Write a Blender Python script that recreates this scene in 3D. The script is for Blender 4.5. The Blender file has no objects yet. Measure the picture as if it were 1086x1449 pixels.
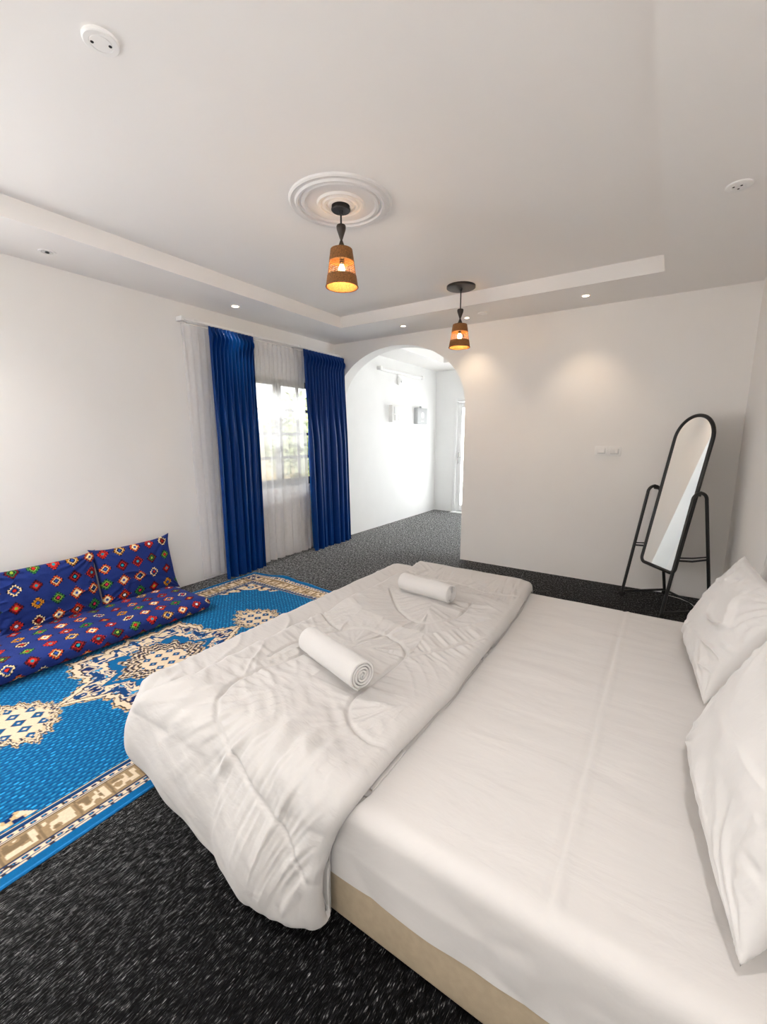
import bpy, bmesh, math
import numpy as np
from mathutils import Vector, Matrix

PI = math.pi
scene = bpy.context.scene
COL = scene.collection

# ------------------------------------------------------------------ helpers
def srgb(r, g, b):
    f = lambda c: (c/255/12.92) if c/255 <= .04045 else ((c/255+.055)/1.055)**2.4
    return (f(r), f(g), f(b))

def link(o, parent=None):
    COL.objects.link(o)
    if parent is not None:
        o.parent = parent
    return o

def tag(o, label=None, cat=None, group=None, kind=None):
    if label: o['label'] = label
    if cat: o['category'] = cat
    if group: o['group'] = group
    if kind: o['kind'] = kind
    return o

def empty(name, loc=(0, 0, 0), rz=0.0):
    o = bpy.data.objects.new(name, None)
    o.location = loc
    o.rotation_euler = (0, 0, rz)
    o.empty_display_size = .1
    return link(o)

class MB:
    """collects shapes and links them as one mesh object"""
    def __init__(self):
        self.bm = bmesh.new()
    def box(self, lo, hi, bevel=0.0, seg=2, M=None):
        lo = Vector(lo); hi = Vector(hi)
        r = bmesh.ops.create_cube(self.bm, size=1.0)
        vs = r['verts']
        for v in vs:
            v.co = Vector((lo[i] + (v.co[i]+.5)*(hi[i]-lo[i]) for i in range(3)))
        if bevel > 0:
            es = list({e for v in vs for e in v.link_edges})
            rb = bmesh.ops.bevel(self.bm, geom=es, offset=bevel, segments=seg, affect='EDGES', profile=.5)
            vs = list({v for f in rb['faces'] for v in f.verts} | {v for v in vs if v.is_valid})
        if M is not None:
            bmesh.ops.transform(self.bm, matrix=M, verts=vs)
        return self
    def tube(self, pts, r, seg=12, closed=False, caps=True):
        pts = [Vector(p) for p in pts]
        n = len(pts)
        rad = r if hasattr(r, '__len__') else [r]*n
        rings = []
        prev = None
        for i, p in enumerate(pts):
            if closed:
                t = pts[(i+1) % n] - pts[i-1]
            else:
                t = pts[min(i+1, n-1)] - pts[max(i-1, 0)]
            t.normalize()
            if prev is None:
                up = Vector((0, 0, 1)) if abs(t.z) < .9 else Vector((1, 0, 0))
                a = t.cross(up).normalized()
            else:
                a = (prev - t*prev.dot(t)).normalized()
            prev = a
            b = t.cross(a)
            rings.append([self.bm.verts.new(p + (a*math.cos(2*PI*k/seg) + b*math.sin(2*PI*k/seg))*rad[i]) for k in range(seg)])
        m = n if closed else n-1
        for i in range(m):
            A, B = rings[i], rings[(i+1) % n]
            for k in range(seg):
                self.bm.faces.new((A[k], A[(k+1) % seg], B[(k+1) % seg], B[k]))
        if caps and not closed:
            self.bm.faces.new(rings[0][::-1]); self.bm.faces.new(rings[-1])
        return self
    def lathe(self, prof, seg=48, c=(0, 0, 0), closed=False, M=None):
        """prof: list of (radius, z)"""
        c = Vector(c)
        rings = []
        new = []
        for r, z in prof:
            if r < 1e-6:
                v = self.bm.verts.new(c + Vector((0, 0, z))); rings.append([v]); new.append(v)
            else:
                ring = [self.bm.verts.new(c + Vector((r*math.cos(2*PI*k/seg), r*math.sin(2*PI*k/seg), z))) for k in range(seg)]
                rings.append(ring); new += ring
        pairs = list(zip(rings[:-1], rings[1:]))
        if closed: pairs.append((rings[-1], rings[0]))
        for A, B in pairs:
            for k in range(seg):
                a0 = A[k % len(A)]; a1 = A[(k+1) % len(A)]; b0 = B[k % len(B)]; b1 = B[(k+1) % len(B)]
                vs = []
                for v in (a0, a1, b1, b0):
                    if v not in vs: vs.append(v)
                if len(vs) > 2:
                    try: self.bm.faces.new(vs)
                    except ValueError: pass
        if M is not None:
            bmesh.ops.transform(self.bm, matrix=M, verts=new)
        return self
    def prism(self, outline, axis, lo, hi):
        """extrude a 2-D outline along axis ('x','y','z')"""
        def mk(p, d):
            return {'x': (d, p[0], p[1]), 'y': (p[0], d, p[1]), 'z': (p[0], p[1], d)}[axis]
        A = [self.bm.verts.new(mk(p, lo)) for p in outline]
        B = [self.bm.verts.new(mk(p, hi)) for p in outline]
        n = len(outline)
        self.bm.faces.new(A); self.bm.faces.new(B[::-1])
        for i in range(n):
            self.bm.faces.new((A[i], B[i], B[(i+1) % n], A[(i+1) % n]))
        return self
    def grid(self, P, cu=False, cv=False):
        n, m = P.shape[:2]
        V = [[self.bm.verts.new(P[i, j]) for j in range(m)] for i in range(n)]
        for i in range(n if cu else n-1):
            for j in range(m if cv else m-1):
                self.bm.faces.new((V[i][j], V[(i+1) % n][j], V[(i+1) % n][(j+1) % m], V[i][(j+1) % m]))
        return self
    def build(self, name, mat, parent=None, smooth=True, angle=40):
        bmesh.ops.recalc_face_normals(self.bm, faces=self.bm.faces)
        me = bpy.data.meshes.new(name)
        if smooth:
            lim = math.radians(angle)
            for f in self.bm.faces: f.smooth = True
            for e in self.bm.edges:
                if len(e.link_faces) == 2 and e.calc_face_angle(0) > lim: e.smooth = False
        self.bm.to_mesh(me); self.bm.free()
        me.materials.append(mat)
        return link(bpy.data.objects.new(name, me), parent)

def grid_mesh(name, P, mat, parent=None, cols=None, cu=False, cv=False, flip=False):
    """fast mesh from an (n, m, 3) array; cols: (n, m, 3) linear colours"""
    n, m = P.shape[:2]
    idx = np.arange(n*m).reshape(n, m)
    I = idx if not cu else np.vstack([idx, idx[:1]])
    if cv: I = np.hstack([I, I[:, :1]])
    q = np.stack([I[:-1, :-1], I[1:, :-1], I[1:, 1:], I[:-1, 1:]], -1).reshape(-1, 4)
    if flip: q = q[:, ::-1]
    return raw_mesh(name, P.reshape(-1, 3), q, mat, parent, None if cols is None else cols.reshape(-1, 3))

def raw_mesh(name, V, q, mat, parent=None, cols=None):
    me = bpy.data.meshes.new(name)
    me.vertices.add(len(V)); me.vertices.foreach_set('co', np.asarray(V, np.float32).ravel())
    me.loops.add(q.size); me.loops.foreach_set('vertex_index', q.astype(np.int32).ravel())
    me.polygons.add(len(q))
    me.polygons.foreach_set('loop_start', np.arange(0, q.size, 4, dtype=np.int32))
    me.polygons.foreach_set('loop_total', np.full(len(q), 4, np.int32))
    me.polygons.foreach_set('use_smooth', np.ones(len(q), bool))
    me.update(calc_edges=True)
    if cols is not None:
        ca = me.color_attributes.new('weave', 'FLOAT_COLOR', 'POINT')
        ca.data.foreach_set('color', np.hstack([cols, np.ones((len(cols), 1))]).astype(np.float32).ravel())
    me.materials.append(mat)
    return link(bpy.data.objects.new(name, me), parent)

_rng = np.random.RandomState(7)
_T = _rng.rand(256, 256)
def vnoise(x, y, seed=0):
    """smooth 2-D value noise, -1..1"""
    x = np.asarray(x, float) + seed*17.31; y = np.asarray(y, float) + seed*9.77
    xi = np.floor(x).astype(int); yi = np.floor(y).astype(int)
    fx = x-xi; fy = y-yi
    fx = fx*fx*fx*(fx*(fx*6-15)+10); fy = fy*fy*fy*(fy*(fy*6-15)+10)
    g = lambda a, b: _T[a % 256, b % 256]
    return 2*((g(xi, yi)*(1-fx)+g(xi+1, yi)*fx)*(1-fy) + (g(xi, yi+1)*(1-fx)+g(xi+1, yi+1)*fx)*fy) - 1
def fbm(x, y, seed=0, oct=3):
    s = 0; a = 1
    for o in range(oct):
        s = s + a*vnoise(x*2**o, y*2**o, seed+o*3); a *= .5
    return s/1.75
def sstep(a, b, x):
    t = np.clip((x-a)/(b-a), 0, 1)
    return t*t*(3-2*t)

# ------------------------------------------------------------------ materials
def new_mat(name):
    m = bpy.data.materials.new(name); m.use_nodes = True
    nt = m.node_tree
    return m, nt, nt.nodes['Principled BSDF']

def N(nt, t, **kw):
    n = nt.nodes.new(t)
    for k, v in kw.items(): setattr(n, k, v)
    return n

def plain(name, col, rough=.5, metal=0.0, bump=None, var=0.0, vscale=4.0, spec=.5, sheen=0.0, coat=0.0):
    """principled with object-space noise: colour variation and bump=(scale, strength, distance)"""
    m, nt, b = new_mat(name)
    b.inputs['Roughness'].default_value = rough
    b.inputs['Metallic'].default_value = metal
    b.inputs['Specular IOR Level'].default_value = spec
    b.inputs['Sheen Weight'].default_value = sheen
    b.inputs['Coat Weight'].default_value = coat
    tc = N(nt, 'ShaderNodeTexCoord')
    no = N(nt, 'ShaderNodeTexNoise'); no.inputs['Scale'].default_value = vscale; no.inputs['Detail'].default_value = 3
    nt.links.new(tc.outputs['Object'], no.inputs['Vector'])
    cr = N(nt, 'ShaderNodeValToRGB')
    c0 = tuple(c*(1-var) for c in col); c1 = tuple(min(1, c*(1+var)) for c in col)
    cr.color_ramp.elements[0].position = .3; cr.color_ramp.elements[1].position = .7
    cr.color_ramp.elements[0].color = (*c0, 1); cr.color_ramp.elements[1].color = (*c1, 1)
    nt.links.new(no.outputs['Fac'], cr.inputs['Fac'])
    nt.links.new(cr.outputs['Color'], b.inputs['Base Color'])
    if bump:
        n2 = N(nt, 'ShaderNodeTexNoise'); n2.inputs['Scale'].default_value = bump[0]; n2.inputs['Detail'].default_value = 4
        nt.links.new(tc.outputs['Object'], n2.inputs['Vector'])
        bp = N(nt, 'ShaderNodeBump'); bp.inputs['Strength'].default_value = bump[1]; bp.inputs['Distance'].default_value = bump[2]
        nt.links.new(n2.outputs['Fac'], bp.inputs['Height'])
        nt.links.new(bp.outputs['Normal'], b.inputs['Normal'])
    return m

def emis(name, col, strength):
    m, nt, b = new_mat(name)
    b.inputs['Base Color'].default_value = (*col, 1)
    b.inputs['Emission Color'].default_value = (*col, 1)
    b.inputs['Emission Strength'].default_value = strength
    return m

def woven(name, scale=300, strength=.3, rough=.9, sheen=.2):
    """colours come from the woven pattern, threads from wave bump"""
    m, nt, b = new_mat(name)
    at = N(nt, 'ShaderNodeAttribute', attribute_name='weave')
    tc = N(nt, 'ShaderNodeTexCoord')
    no = N(nt, 'ShaderNodeTexNoise'); no.inputs['Scale'].default_value = 120
    nt.links.new(tc.outputs['Object'], no.inputs['Vector'])
    mx = N(nt, 'ShaderNodeMix', data_type='RGBA', blend_type='MULTIPLY'); mx.inputs['Factor'].default_value = .35
    nt.links.new(at.outputs['Color'], mx.inputs['A']); nt.links.new(no.outputs['Color'], mx.inputs['B'])
    bc = N(nt, 'ShaderNodeBrightContrast'); bc.inputs['Bright'].default_value = 0
    hs = N(nt, 'ShaderNodeMix', data_type='RGBA', blend_type='MIX')
    nt.links.new(no.outputs['Fac'], hs.inputs['Factor'])
    dk = N(nt, 'ShaderNodeHueSaturation'); dk.inputs['Value'].default_value = .82
    lt = N(nt, 'ShaderNodeHueSaturation'); lt.inputs['Value'].default_value = 1.18
    nt.links.new(at.outputs['Color'], dk.inputs['Color']); nt.links.new(at.outputs['Color'], lt.inputs['Color'])
    nt.links.new(dk.outputs['Color'], hs.inputs['A']); nt.links.new(lt.outputs['Color'], hs.inputs['B'])
    nt.links.new(hs.outputs['Result'], b.inputs['Base Color'])
    nt.nodes.remove(mx); nt.nodes.remove(bc)
    wv = N(nt, 'ShaderNodeTexWave', wave_type='BANDS', bands_direction='DIAGONAL'); wv.inputs['Scale'].default_value = scale
    nt.links.new(tc.outputs['Object'], wv.inputs['Vector'])
    bp = N(nt, 'ShaderNodeBump'); bp.inputs['Strength'].default_value = strength; bp.inputs['Distance'].default_value = .002
    nt.links.new(wv.outputs['Fac'], bp.inputs['Height']); nt.links.new(bp.outputs['Normal'], b.inputs['Normal'])
    b.inputs['Roughness'].default_value = rough; b.inputs['Sheen Weight'].default_value = sheen
    b.inputs['Specular IOR Level'].default_value = .1
    return m

def carpet_mat():
    m, nt, b = new_mat('charcoal_loop_carpet')
    tc = N(nt, 'ShaderNodeTexCoord')
    mp = N(nt, 'ShaderNodeMapping'); mp.inputs['Scale'].default_value = (290, 46, 60); mp.inputs['Rotation'].default_value = (0, 0, math.radians(-8))
    nt.links.new(tc.outputs['Object'], mp.inputs['Vector'])
    n1 = N(nt, 'ShaderNodeTexNoise'); n1.inputs['Scale'].default_value = 1.0; n1.inputs['Detail'].default_value = 2; n1.inputs['Distortion'].default_value = .6
    nt.links.new(mp.outputs['Vector'], n1.inputs['Vector'])
    cr = N(nt, 'ShaderNodeValToRGB')
    e = cr.color_ramp.elements
    e[0].position = .46; e[0].color = (.0025, .0025, .003, 1)
    e[1].position = .74; e[1].color = (.30, .30, .30, 1)
    x = e.new(.59); x.color = (.008, .008, .0085, 1)
    x = e.new(.66); x.color = (.06, .06, .06, 1)
    nt.links.new(n1.outputs['Fac'], cr.inputs['Fac'])
    n2 = N(nt, 'ShaderNodeTexNoise'); n2.inputs['Scale'].default_value = 9
    nt.links.new(tc.outputs['Object'], n2.inputs['Vector'])
    m3 = N(nt, 'ShaderNodeMapping'); m3.inputs['Scale'].default_value = (66, 30, 30); m3.inputs['Rotation'].default_value = (0, 0, math.radians(-8))
    nt.links.new(tc.outputs['Object'], m3.inputs['Vector'])
    n3 = N(nt, 'ShaderNodeTexNoise'); n3.inputs['Scale'].default_value = 1; n3.inputs['Detail'].default_value = 1
    nt.links.new(m3.outputs['Vector'], n3.inputs['Vector'])
    c3 = N(nt, 'ShaderNodeValToRGB')
    c3.color_ramp.elements[0].position = .42; c3.color_ramp.elements[0].color = (.35, .35, .35, 1)
    c3.color_ramp.elements[1].position = .66; c3.color_ramp.elements[1].color = (1.7, 1.7, 1.7, 1)
    nt.links.new(n3.outputs['Fac'], c3.inputs['Fac'])
    mx = N(nt, 'ShaderNodeMix', data_type='RGBA', blend_type='MULTIPLY'); mx.inputs['Factor'].default_value = .3
    nt.links.new(cr.outputs['Color'], mx.inputs['A']); nt.links.new(n2.outputs['Fac'], mx.inputs['B'])
    m4 = N(nt, 'ShaderNodeMix', data_type='RGBA', blend_type='MULTIPLY'); m4.inputs['Factor'].default_value = 1
    nt.links.new(mx.outputs['Result'], m4.inputs['A']); nt.links.new(c3.outputs['Color'], m4.inputs['B'])
    nt.links.new(m4.outputs['Result'], b.inputs['Base Color'])
    sw = N(nt, 'ShaderNodeMath', operation='MULTIPLY'); sw.inputs[1].default_value = 1.0
    nt.links.new(c3.outputs['Color'], sw.inputs[0]); nt.links.new(sw.outputs[0], b.inputs['Sheen Weight'])
    bp = N(nt, 'ShaderNodeBump'); bp.inputs['Strength'].default_value = .8; bp.inputs['Distance'].default_value = .006
    nt.links.new(n1.outputs['Fac'], bp.inputs['Height']); nt.links.new(bp.outputs['Normal'], b.inputs['Normal'])
    b.inputs['Roughness'].default_value = .6
    b.inputs['Specular IOR Level'].default_value = .06
    b.inputs['Sheen Weight'].default_value = .5
    b.inputs['Sheen Roughness'].default_value = .18
    return m

def sheer_mat():
    m, nt, b = new_mat('white_voile')
    nt.nodes.remove(b)
    out = nt.nodes['Material Output']
    tc = N(nt, 'ShaderNodeTexCoord')
    no = N(nt, 'ShaderNodeTexNoise'); no.inputs['Scale'].default_value = 30
    nt.links.new(tc.outputs['Object'], no.inputs['Vector'])
    mr = N(nt, 'ShaderNodeMapRange'); mr.inputs['To Min'].default_value = .36; mr.inputs['To Max'].default_value = .43
    nt.links.new(no.outputs['Fac'], mr.inputs['Value'])
    tr = N(nt, 'ShaderNodeBsdfTransparent')
    tl = N(nt, 'ShaderNodeBsdfTranslucent'); tl.inputs['Color'].default_value = (.93, .93, .95, 1)
    df = N(nt, 'ShaderNodeBsdfDiffuse'); df.inputs['Color'].default_value = (.93, .93, .94, 1)
    m1 = N(nt, 'ShaderNodeMixShader'); m1.inputs['Fac'].default_value = .5
    nt.links.new(tl.outputs[0], m1.inputs[1]); nt.links.new(df.outputs[0], m1.inputs[2])
    m2 = N(nt, 'ShaderNodeMixShader')
    nt.links.new(mr.outputs['Result'], m2.inputs['Fac'])
    nt.links.new(m1.outputs[0], m2.inputs[1]); nt.links.new(tr.outputs[0], m2.inputs[2])
    nt.links.new(m2.outputs[0], out.inputs['Surface'])
    return m

def linen(name, col, wr=(9, .25, .01), fine=(500, .1, .001), rough=.85, sheen=.15):
    """cotton with soft stretched creases"""
    m, nt, b = new_mat(name)
    tc = N(nt, 'ShaderNodeTexCoord')
    mp = N(nt, 'ShaderNodeMapping'); mp.inputs['Scale'].default_value = (1, 2.6, 1.6); mp.inputs['Rotation'].default_value = (0, 0, .35)
    nt.links.new(tc.outputs['Object'], mp.inputs['Vector'])
    n1 = N(nt, 'ShaderNodeTexNoise'); n1.inputs['Scale'].default_value = wr[0]; n1.inputs['Detail'].default_value = 5; n1.inputs['Distortion'].default_value = .4
    nt.links.new(mp.outputs['Vector'], n1.inputs['Vector'])
    b1 = N(nt, 'ShaderNodeBump'); b1.inputs['Strength'].default_value = wr[1]; b1.inputs['Distance'].default_value = wr[2]
    nt.links.new(n1.outputs['Fac'], b1.inputs['Height'])
    n2 = N(nt, 'ShaderNodeTexNoise'); n2.inputs['Scale'].default_value = fine[0]
    nt.links.new(tc.outputs['Object'], n2.inputs['Vector'])
    b2 = N(nt, 'ShaderNodeBump'); b2.inputs['Strength'].default_value = fine[1]; b2.inputs['Distance'].default_value = fine[2]
    nt.links.new(n2.outputs['Fac'], b2.inputs['Height']); nt.links.new(b1.outputs['Normal'], b2.inputs['Normal'])
    nt.links.new(b2.outputs['Normal'], b.inputs['Normal'])
    b.inputs['Base Color'].default_value = (*col, 1)
    b.inputs['Roughness'].default_value = rough
    b.inputs['Sheen Weight'].default_value = sheen
    b.inputs['Specular IOR Level'].default_value = .25
    return m

M_wall = plain('warm_white_paint', (.91, .892, .868), .75, bump=(60, .05, .002), var=.012, vscale=1.5, spec=.3)
M_ceil = plain('white_ceiling_paint', (.92, .90, .88), .85, bump=(40, .04, .002), var=.01, vscale=1.2, spec=.2)
M_alc = plain('bright_white_paint', (.86, .86, .855), .7, bump=(60, .04, .002), var=.01, spec=.3)
M_carpet = carpet_mat()
M_plast = plain('white_plastic', (.90, .89, .875), .4, var=.01)
M_plaster = plain('white_plaster', (.84, .82, .80), .7, var=.01)
M_grey = plain('grey_plastic', (.46, .47, .48), .5, var=.02)
M_hole = plain('dark_hole', (.01, .01, .01), .8)
M_black = plain('black_metal', (.012, .012, .013), .38, var=.1, vscale=20)
M_blackrub = plain('black_rubber', (.015, .015, .015), .7)
M_dkwood = plain('dark_turned_wood', (.022, .012, .007), .45, var=.35, vscale=30)
M_dkplate = plain('dark_canopy_enamel', (.022, .020, .019), .35, var=.1)
M_rattan = plain('woven_rattan', (.25, .10, .022), .65, bump=(220, .8, .004), var=.45, vscale=160)
M_bulb = emis('warm_filament', (1.0, .55, .16), 60)
M_spotlens = emis('spot_lens', (1.0, .78, .55), 14)
M_spotoff = plain('spot_reflector', (.75, .75, .75), .15, metal=.8)
M_steel = plain('brushed_steel', (.55, .55, .55), .3, metal=1.0)
M_mirror = plain('mirror_silver', (.93, .945, .94), .02, metal=1.0)
M_base = plain('beige_bed_fabric', srgb(176, 160, 136), .9, bump=(400, .3, .002), var=.05, vscale=40)
M_sheet = linen('white_fitted_sheet', (.60, .58, .562), (3.0, .35, .02), rough=.7)
M_duvet = linen('white_duvet_cotton', (.515, .497, .48), (14, .28, .012))
M_pillow = linen('white_pillow_cotton', (.64, .625, .61), (10, .25, .012))
M_towel = linen('white_terry', (.63, .612, .595), (20, .15, .006), fine=(420, .9, .004), rough=1.0, sheen=.5)
M_blue = linen('royal_blue_velvet', (.0006, .031, .17), (20, .1, .004), fine=(300, .2, .001), rough=.40, sheen=.45)
M_blue.node_tree.nodes['Principled BSDF'].inputs['Sheen Tint'].default_value = (.02, .35, 1, 1)
M_blue.node_tree.nodes['Principled BSDF'].inputs['Specular IOR Level'].default_value = .18
M_blue.node_tree.nodes['Principled BSDF'].inputs['Sheen Roughness'].default_value = .35
M_voile = sheer_mat()
M_rug = woven('rug_weave', 420, .5, .95, .03)
M_cush = woven('cushion_weave', 500, .35, .9, .03)
M_rugedge = plain('blue_rug_binding', srgb(0, 112, 178), .9, bump=(300, .3, .002), var=.12, vscale=60)
M_frame = plain('brown_window_frame', (.075, .062, .060), .5, var=.1)
M_white_frame = plain('white_upvc', (.84, .84, .84), .35)
def glazing(name, clear, frost):
    """thin pane: mostly clear or diffusing, with a faint reflection at the surface"""
    m, nt, b = new_mat(name)
    nt.nodes.remove(b)
    out = nt.nodes['Material Output']
    tr = N(nt, 'ShaderNodeBsdfTransparent'); tr.inputs['Color'].default_value = (.97, .985, .98, 1)
    tl = N(nt, 'ShaderNodeBsdfTranslucent'); tl.inputs['Color'].default_value = (.97, .98, .98, 1)
    m1 = N(nt, 'ShaderNodeMixShader'); m1.inputs['Fac'].default_value = frost
    nt.links.new(tr.outputs[0], m1.inputs[1]); nt.links.new(tl.outputs[0], m1.inputs[2])
    gl = N(nt, 'ShaderNodeBsdfGlossy'); gl.inputs['Roughness'].default_value = .02
    lw = N(nt, 'ShaderNodeLayerWeight'); lw.inputs['Blend'].default_value = .15
    m2 = N(nt, 'ShaderNodeMixShader')
    nt.links.new(lw.outputs['Fresnel'], m2.inputs['Fac'])
    nt.links.new(m1.outputs[0], m2.inputs[1]); nt.links.new(gl.outputs[0], m2.inputs[2])
    nt.links.new(m2.outputs[0], out.inputs['Surface'])
    return m
M_glass = glazing('window_glass', 1, 0.0)
M_frost = glazing('bright_frosted_glass', 1, .75)
M_leaf = plain('garden_leaves', (.50, .56, .32), .7, var=.5, vscale=15)
M_bark = plain('tree_bark', (.12, .09, .06), .9, var=.3, vscale=20)
M_ground = plain('garden_paving', (.42, .40, .36), .9, var=.15, vscale=3)
M_yard = plain('ochre_render', (.78, .62, .38), .9, var=.1, vscale=2)

# ------------------------------------------------------------------ dimensions (metres)
L, R, D, F = -3.994, 0.52, 4.845, -1.6          # left, right, back, front walls
CS, CT = 2.752, 2.874                           # soffit and tray heights
AD, AR = 8.0, -0.6                              # alcove end, alcove right
JX = -2.044                                     # arch right jamb
WT = .2                                         # thickness of the arched wall
W1 = (3.08, 4.62, .87, 2.20)                    # window in the left wall: y0 y1 z0 z1
W4 = (-.75, .45, .95, 2.25)                    # added unseen window in the left wall, for light from the left
W3 = (5.2, 6.5, 1.1, 2.0)                       # window in the alcove right wall: y0 y1 z0 z1
DR = (-3.585, -2.50, 2.23)                      # alcove door: x0 x1 z1

def structure(o):
    return tag(o, kind='structure')

# floor
structure(MB().box((L-.3, F-.3, -.12), (R+.3, AD+.3, 0)).build('floor', M_carpet))

def wall_with_hole(name, axis, lo, hi, a0, a1, z1, holes, mat):
    """wall slab, thickness lo..hi along axis, running a0..a1, with openings (h0, h1, z0, z1) in order"""
    b = MB()
    def bx(u0, u1, w0, w1):
        if axis == 'x': b.box((lo, u0, w0), (hi, u1, w1))
        else: b.box((u0, lo, w0), (u1, hi, w1))
    u = a0
    for h0, h1, hz0, hz1 in holes:
        bx(u, h0, 0, z1)
        if hz0 > 0: bx(h0, h1, 0, hz0)
        bx(h0, h1, hz1, z1)
        u = h1
    bx(u, a1, 0, z1)
    return structure(b.build(name, mat, smooth=False))

ZT = 3.05
wall_with_hole('wall_left', 'x', L-.22, L, F-.22, D+WT, ZT, [W4, W1], M_wall)
structure(MB().box((L-.22, D+WT, 0), (L, AD+.2, ZT)).build('wall_alcove_left', M_alc, smooth=False))
structure(MB().box((L, F-.22, 0), (R+.22, F, ZT)).build('wall_front', M_wall, smooth=False))
W5 = (-1.45, -.45, 1.25, 2.45)                  # added high window behind the camera, unseen, to brighten the left wall
wall_with_hole('wall_right', 'x', R, R+.22, F, D+WT, ZT, [W5], M_wall)
wall_with_hole('wall_alcove_right', 'x', AR, AR+.22, D+WT, AD+.2, ZT, [W3], M_alc)
wall_with_hole('wall_alcove_back', 'y', AD, AD+.2, L, AR, ZT, [(DR[0], DR[1], 0, DR[2])], M_alc)

# arched back wall: the arch springs from the left wall and lands on the jamb
acx, arx, asp, arz = (L+JX)/2 - .0, (JX-L)/2, 1.86, .775
arch = [(JX, 0)]
for k in range(0, 49):
    t = PI*k/48
    arch.append((acx + arx*math.cos(t), asp + arz*math.sin(t)**.93 if 0 < k < 48 else asp))
outl = arch[1:]
b = MB()
bm = b.bm
b.box((JX, D, 0), (R, D+WT, ZT))
# spandrel above the arch, strip by strip, as one block
for k in range(48):
    (x0, z0), (x1, z1) = outl[k], outl[k+1]
    q = [(x0, z0), (x0, ZT), (x1, ZT), (x1, z1)]
    A = [bm.verts.new((x, D, z)) for x, z in q]; B = [bm.verts.new((x, D+WT, z)) for x, z in q]
    bm.faces.new(A); bm.faces.new(B[::-1])
    bm.faces.new((A[0], A[3], B[3], B[0])); bm.faces.new((A[1], B[1], B[2], A[2]))
bmesh.ops.remove_doubles(bm, verts=bm.verts, dist=1e-5)
structure(b.build('wall_back', M_wall, smooth=True, angle=30))

# ceiling: lowered border, raised tray, and the alcove ceiling with its own border
TX0, TX1, TY0, TY1 = -3.34, -.156, -.95, 4.172
b = MB()
b.box((L-.1, F-.1, CS), (TX0, D, ZT+.1)); b.box((TX1, F-.1, CS), (R+.1, D, ZT+.1))
b.box((TX0, F-.1, CS), (TX1, TY0, ZT+.1)); b.box((TX0, TY1, CS), (TX1, D, ZT+.1))
b.box((TX0-.02, TY0-.02, CT), (TX1+.02, TY1+.02, ZT+.1))
AX0, AY1, AC = -3.44, 7.15, 2.775
b.box((L-.1, D+WT, AC), (AX0, AD+.1, ZT+.1)); b.box((AX0, AY1, AC), (AR+.1, AD+.1, ZT+.1))
b.box((AX0-.02, D+WT, AC+.17), (AR+.1, AY1+.02, ZT+.1))
structure(b.build('ceiling', M_ceil, smooth=False))

# ------------------------------------------------------------------ windows and door
def window(name, axis, pos, hole, mat, cols, rows, depth=.06, glass=M_glass):
    h0, h1, z0, z1 = hole
    root = empty(name, (0, 0, 0)); structure(root)
    def box(b, u0, u1, w0, w1, d0=0, d1=depth):
        if axis == 'x': b.box((pos+d0, u0, w0), (pos+d1, u1, w1), .004, 1)
        else: b.box((u0, pos+d0, w0), (u1, pos+d1, w1), .004, 1)
    f = .075
    b = MB()
    box(b, h0, h0+f, z0, z1); box(b, h1-f, h1, z0, z1); box(b, h0+f, h1-f, z0, z0+f+.02); box(b, h0+f, h1-f, z1-f, z1)
    structure(b.build('window_frame', mat, root))
    b = MB()
    w = (h1-h0-2*f)/cols
    for i in range(1, cols):
        c = h0+f+w*i
        box(b, c-.045, c+.045, z0+f, z1-f)
    structure(b.build('mullion', mat, root))
    b = MB()
    hh = (z1-z0-2*f)/rows
    for j in range(1, rows):
        c = z0+f+hh*j
        box(b, h0+f, h1-f, c-.018, c+.018, .012, depth-.012)
    for i in range(cols):
        c = h0+f+w*(i+.5)
        box(b, c-.014, c+.014, z0+f, z1-f, .014, depth-.014)
    structure(b.build('glazing_bars', mat, root))
    for i in range(cols):
        b = MB()
        box(b, h0+f+w*i+.002, h0+f+w*(i+1)-.002, z0+f, z1-f, depth*.5-.002, depth*.5+.002)
        structure(b.build('pane', glass, root))
    return root

window('window_1', 'x', L-.14, W1, M_frame, 2, 4)
window('added_window_right', 'x', R+.08, W5, M_white_frame, 1, 1)  # added window, out of view, lets in extra light from the right
window('added_window_left', 'x', L-.14, W4, M_frame, 2, 4)  # added near window, out of view, for light across the bed
window('window_2', 'x', AR+.08, W3, M_white_frame, 3, 1)

dr = empty('door_1', (DR[0], AD, 0)); structure(dr)
dw = DR[1]-DR[0]; dh = DR[2]
b = MB()
b.box((0, -.03, 0), (.06, .12, dh), .006); b.box((dw-.06, -.03, 0), (dw, .12, dh), .006); b.box((.06, -.03, dh-.06), (dw-.06, .12, dh), .006)
structure(b.build('door_frame', M_white_frame, dr))
b = MB()
b.box((.065, .02, .015), (.15, .06, dh-.065), .005); b.box((dw-.15, .02, .015), (dw-.065, .06, dh-.065), .005)
b.box((.15, .02, .015), (dw-.15, .06, .14), .005); b.box((.15, .02, dh-.17), (dw-.15, .06, dh-.065), .005)
structure(b.build('door_leaf', M_white_frame, dr))
structure(MB().box((.15, .035, .14), (dw-.15, .045, dh-.17)).build('pane', M_frost, dr))
b = MB(); b.box((.095, -.005, .98), (.125, .02, 1.2), .006); b.tube([(.11, -.005, 1.1), (.11, -.05, 1.1), (.22, -.05, 1.1)], .009)
structure(b.build('door_handle', M_steel, dr))
structure(MB().box((DR[0]+.02, AD-.16, 0), (DR[1]-.02, AD-.02, .018), .006).build('trim_1', M_white_frame))

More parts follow.
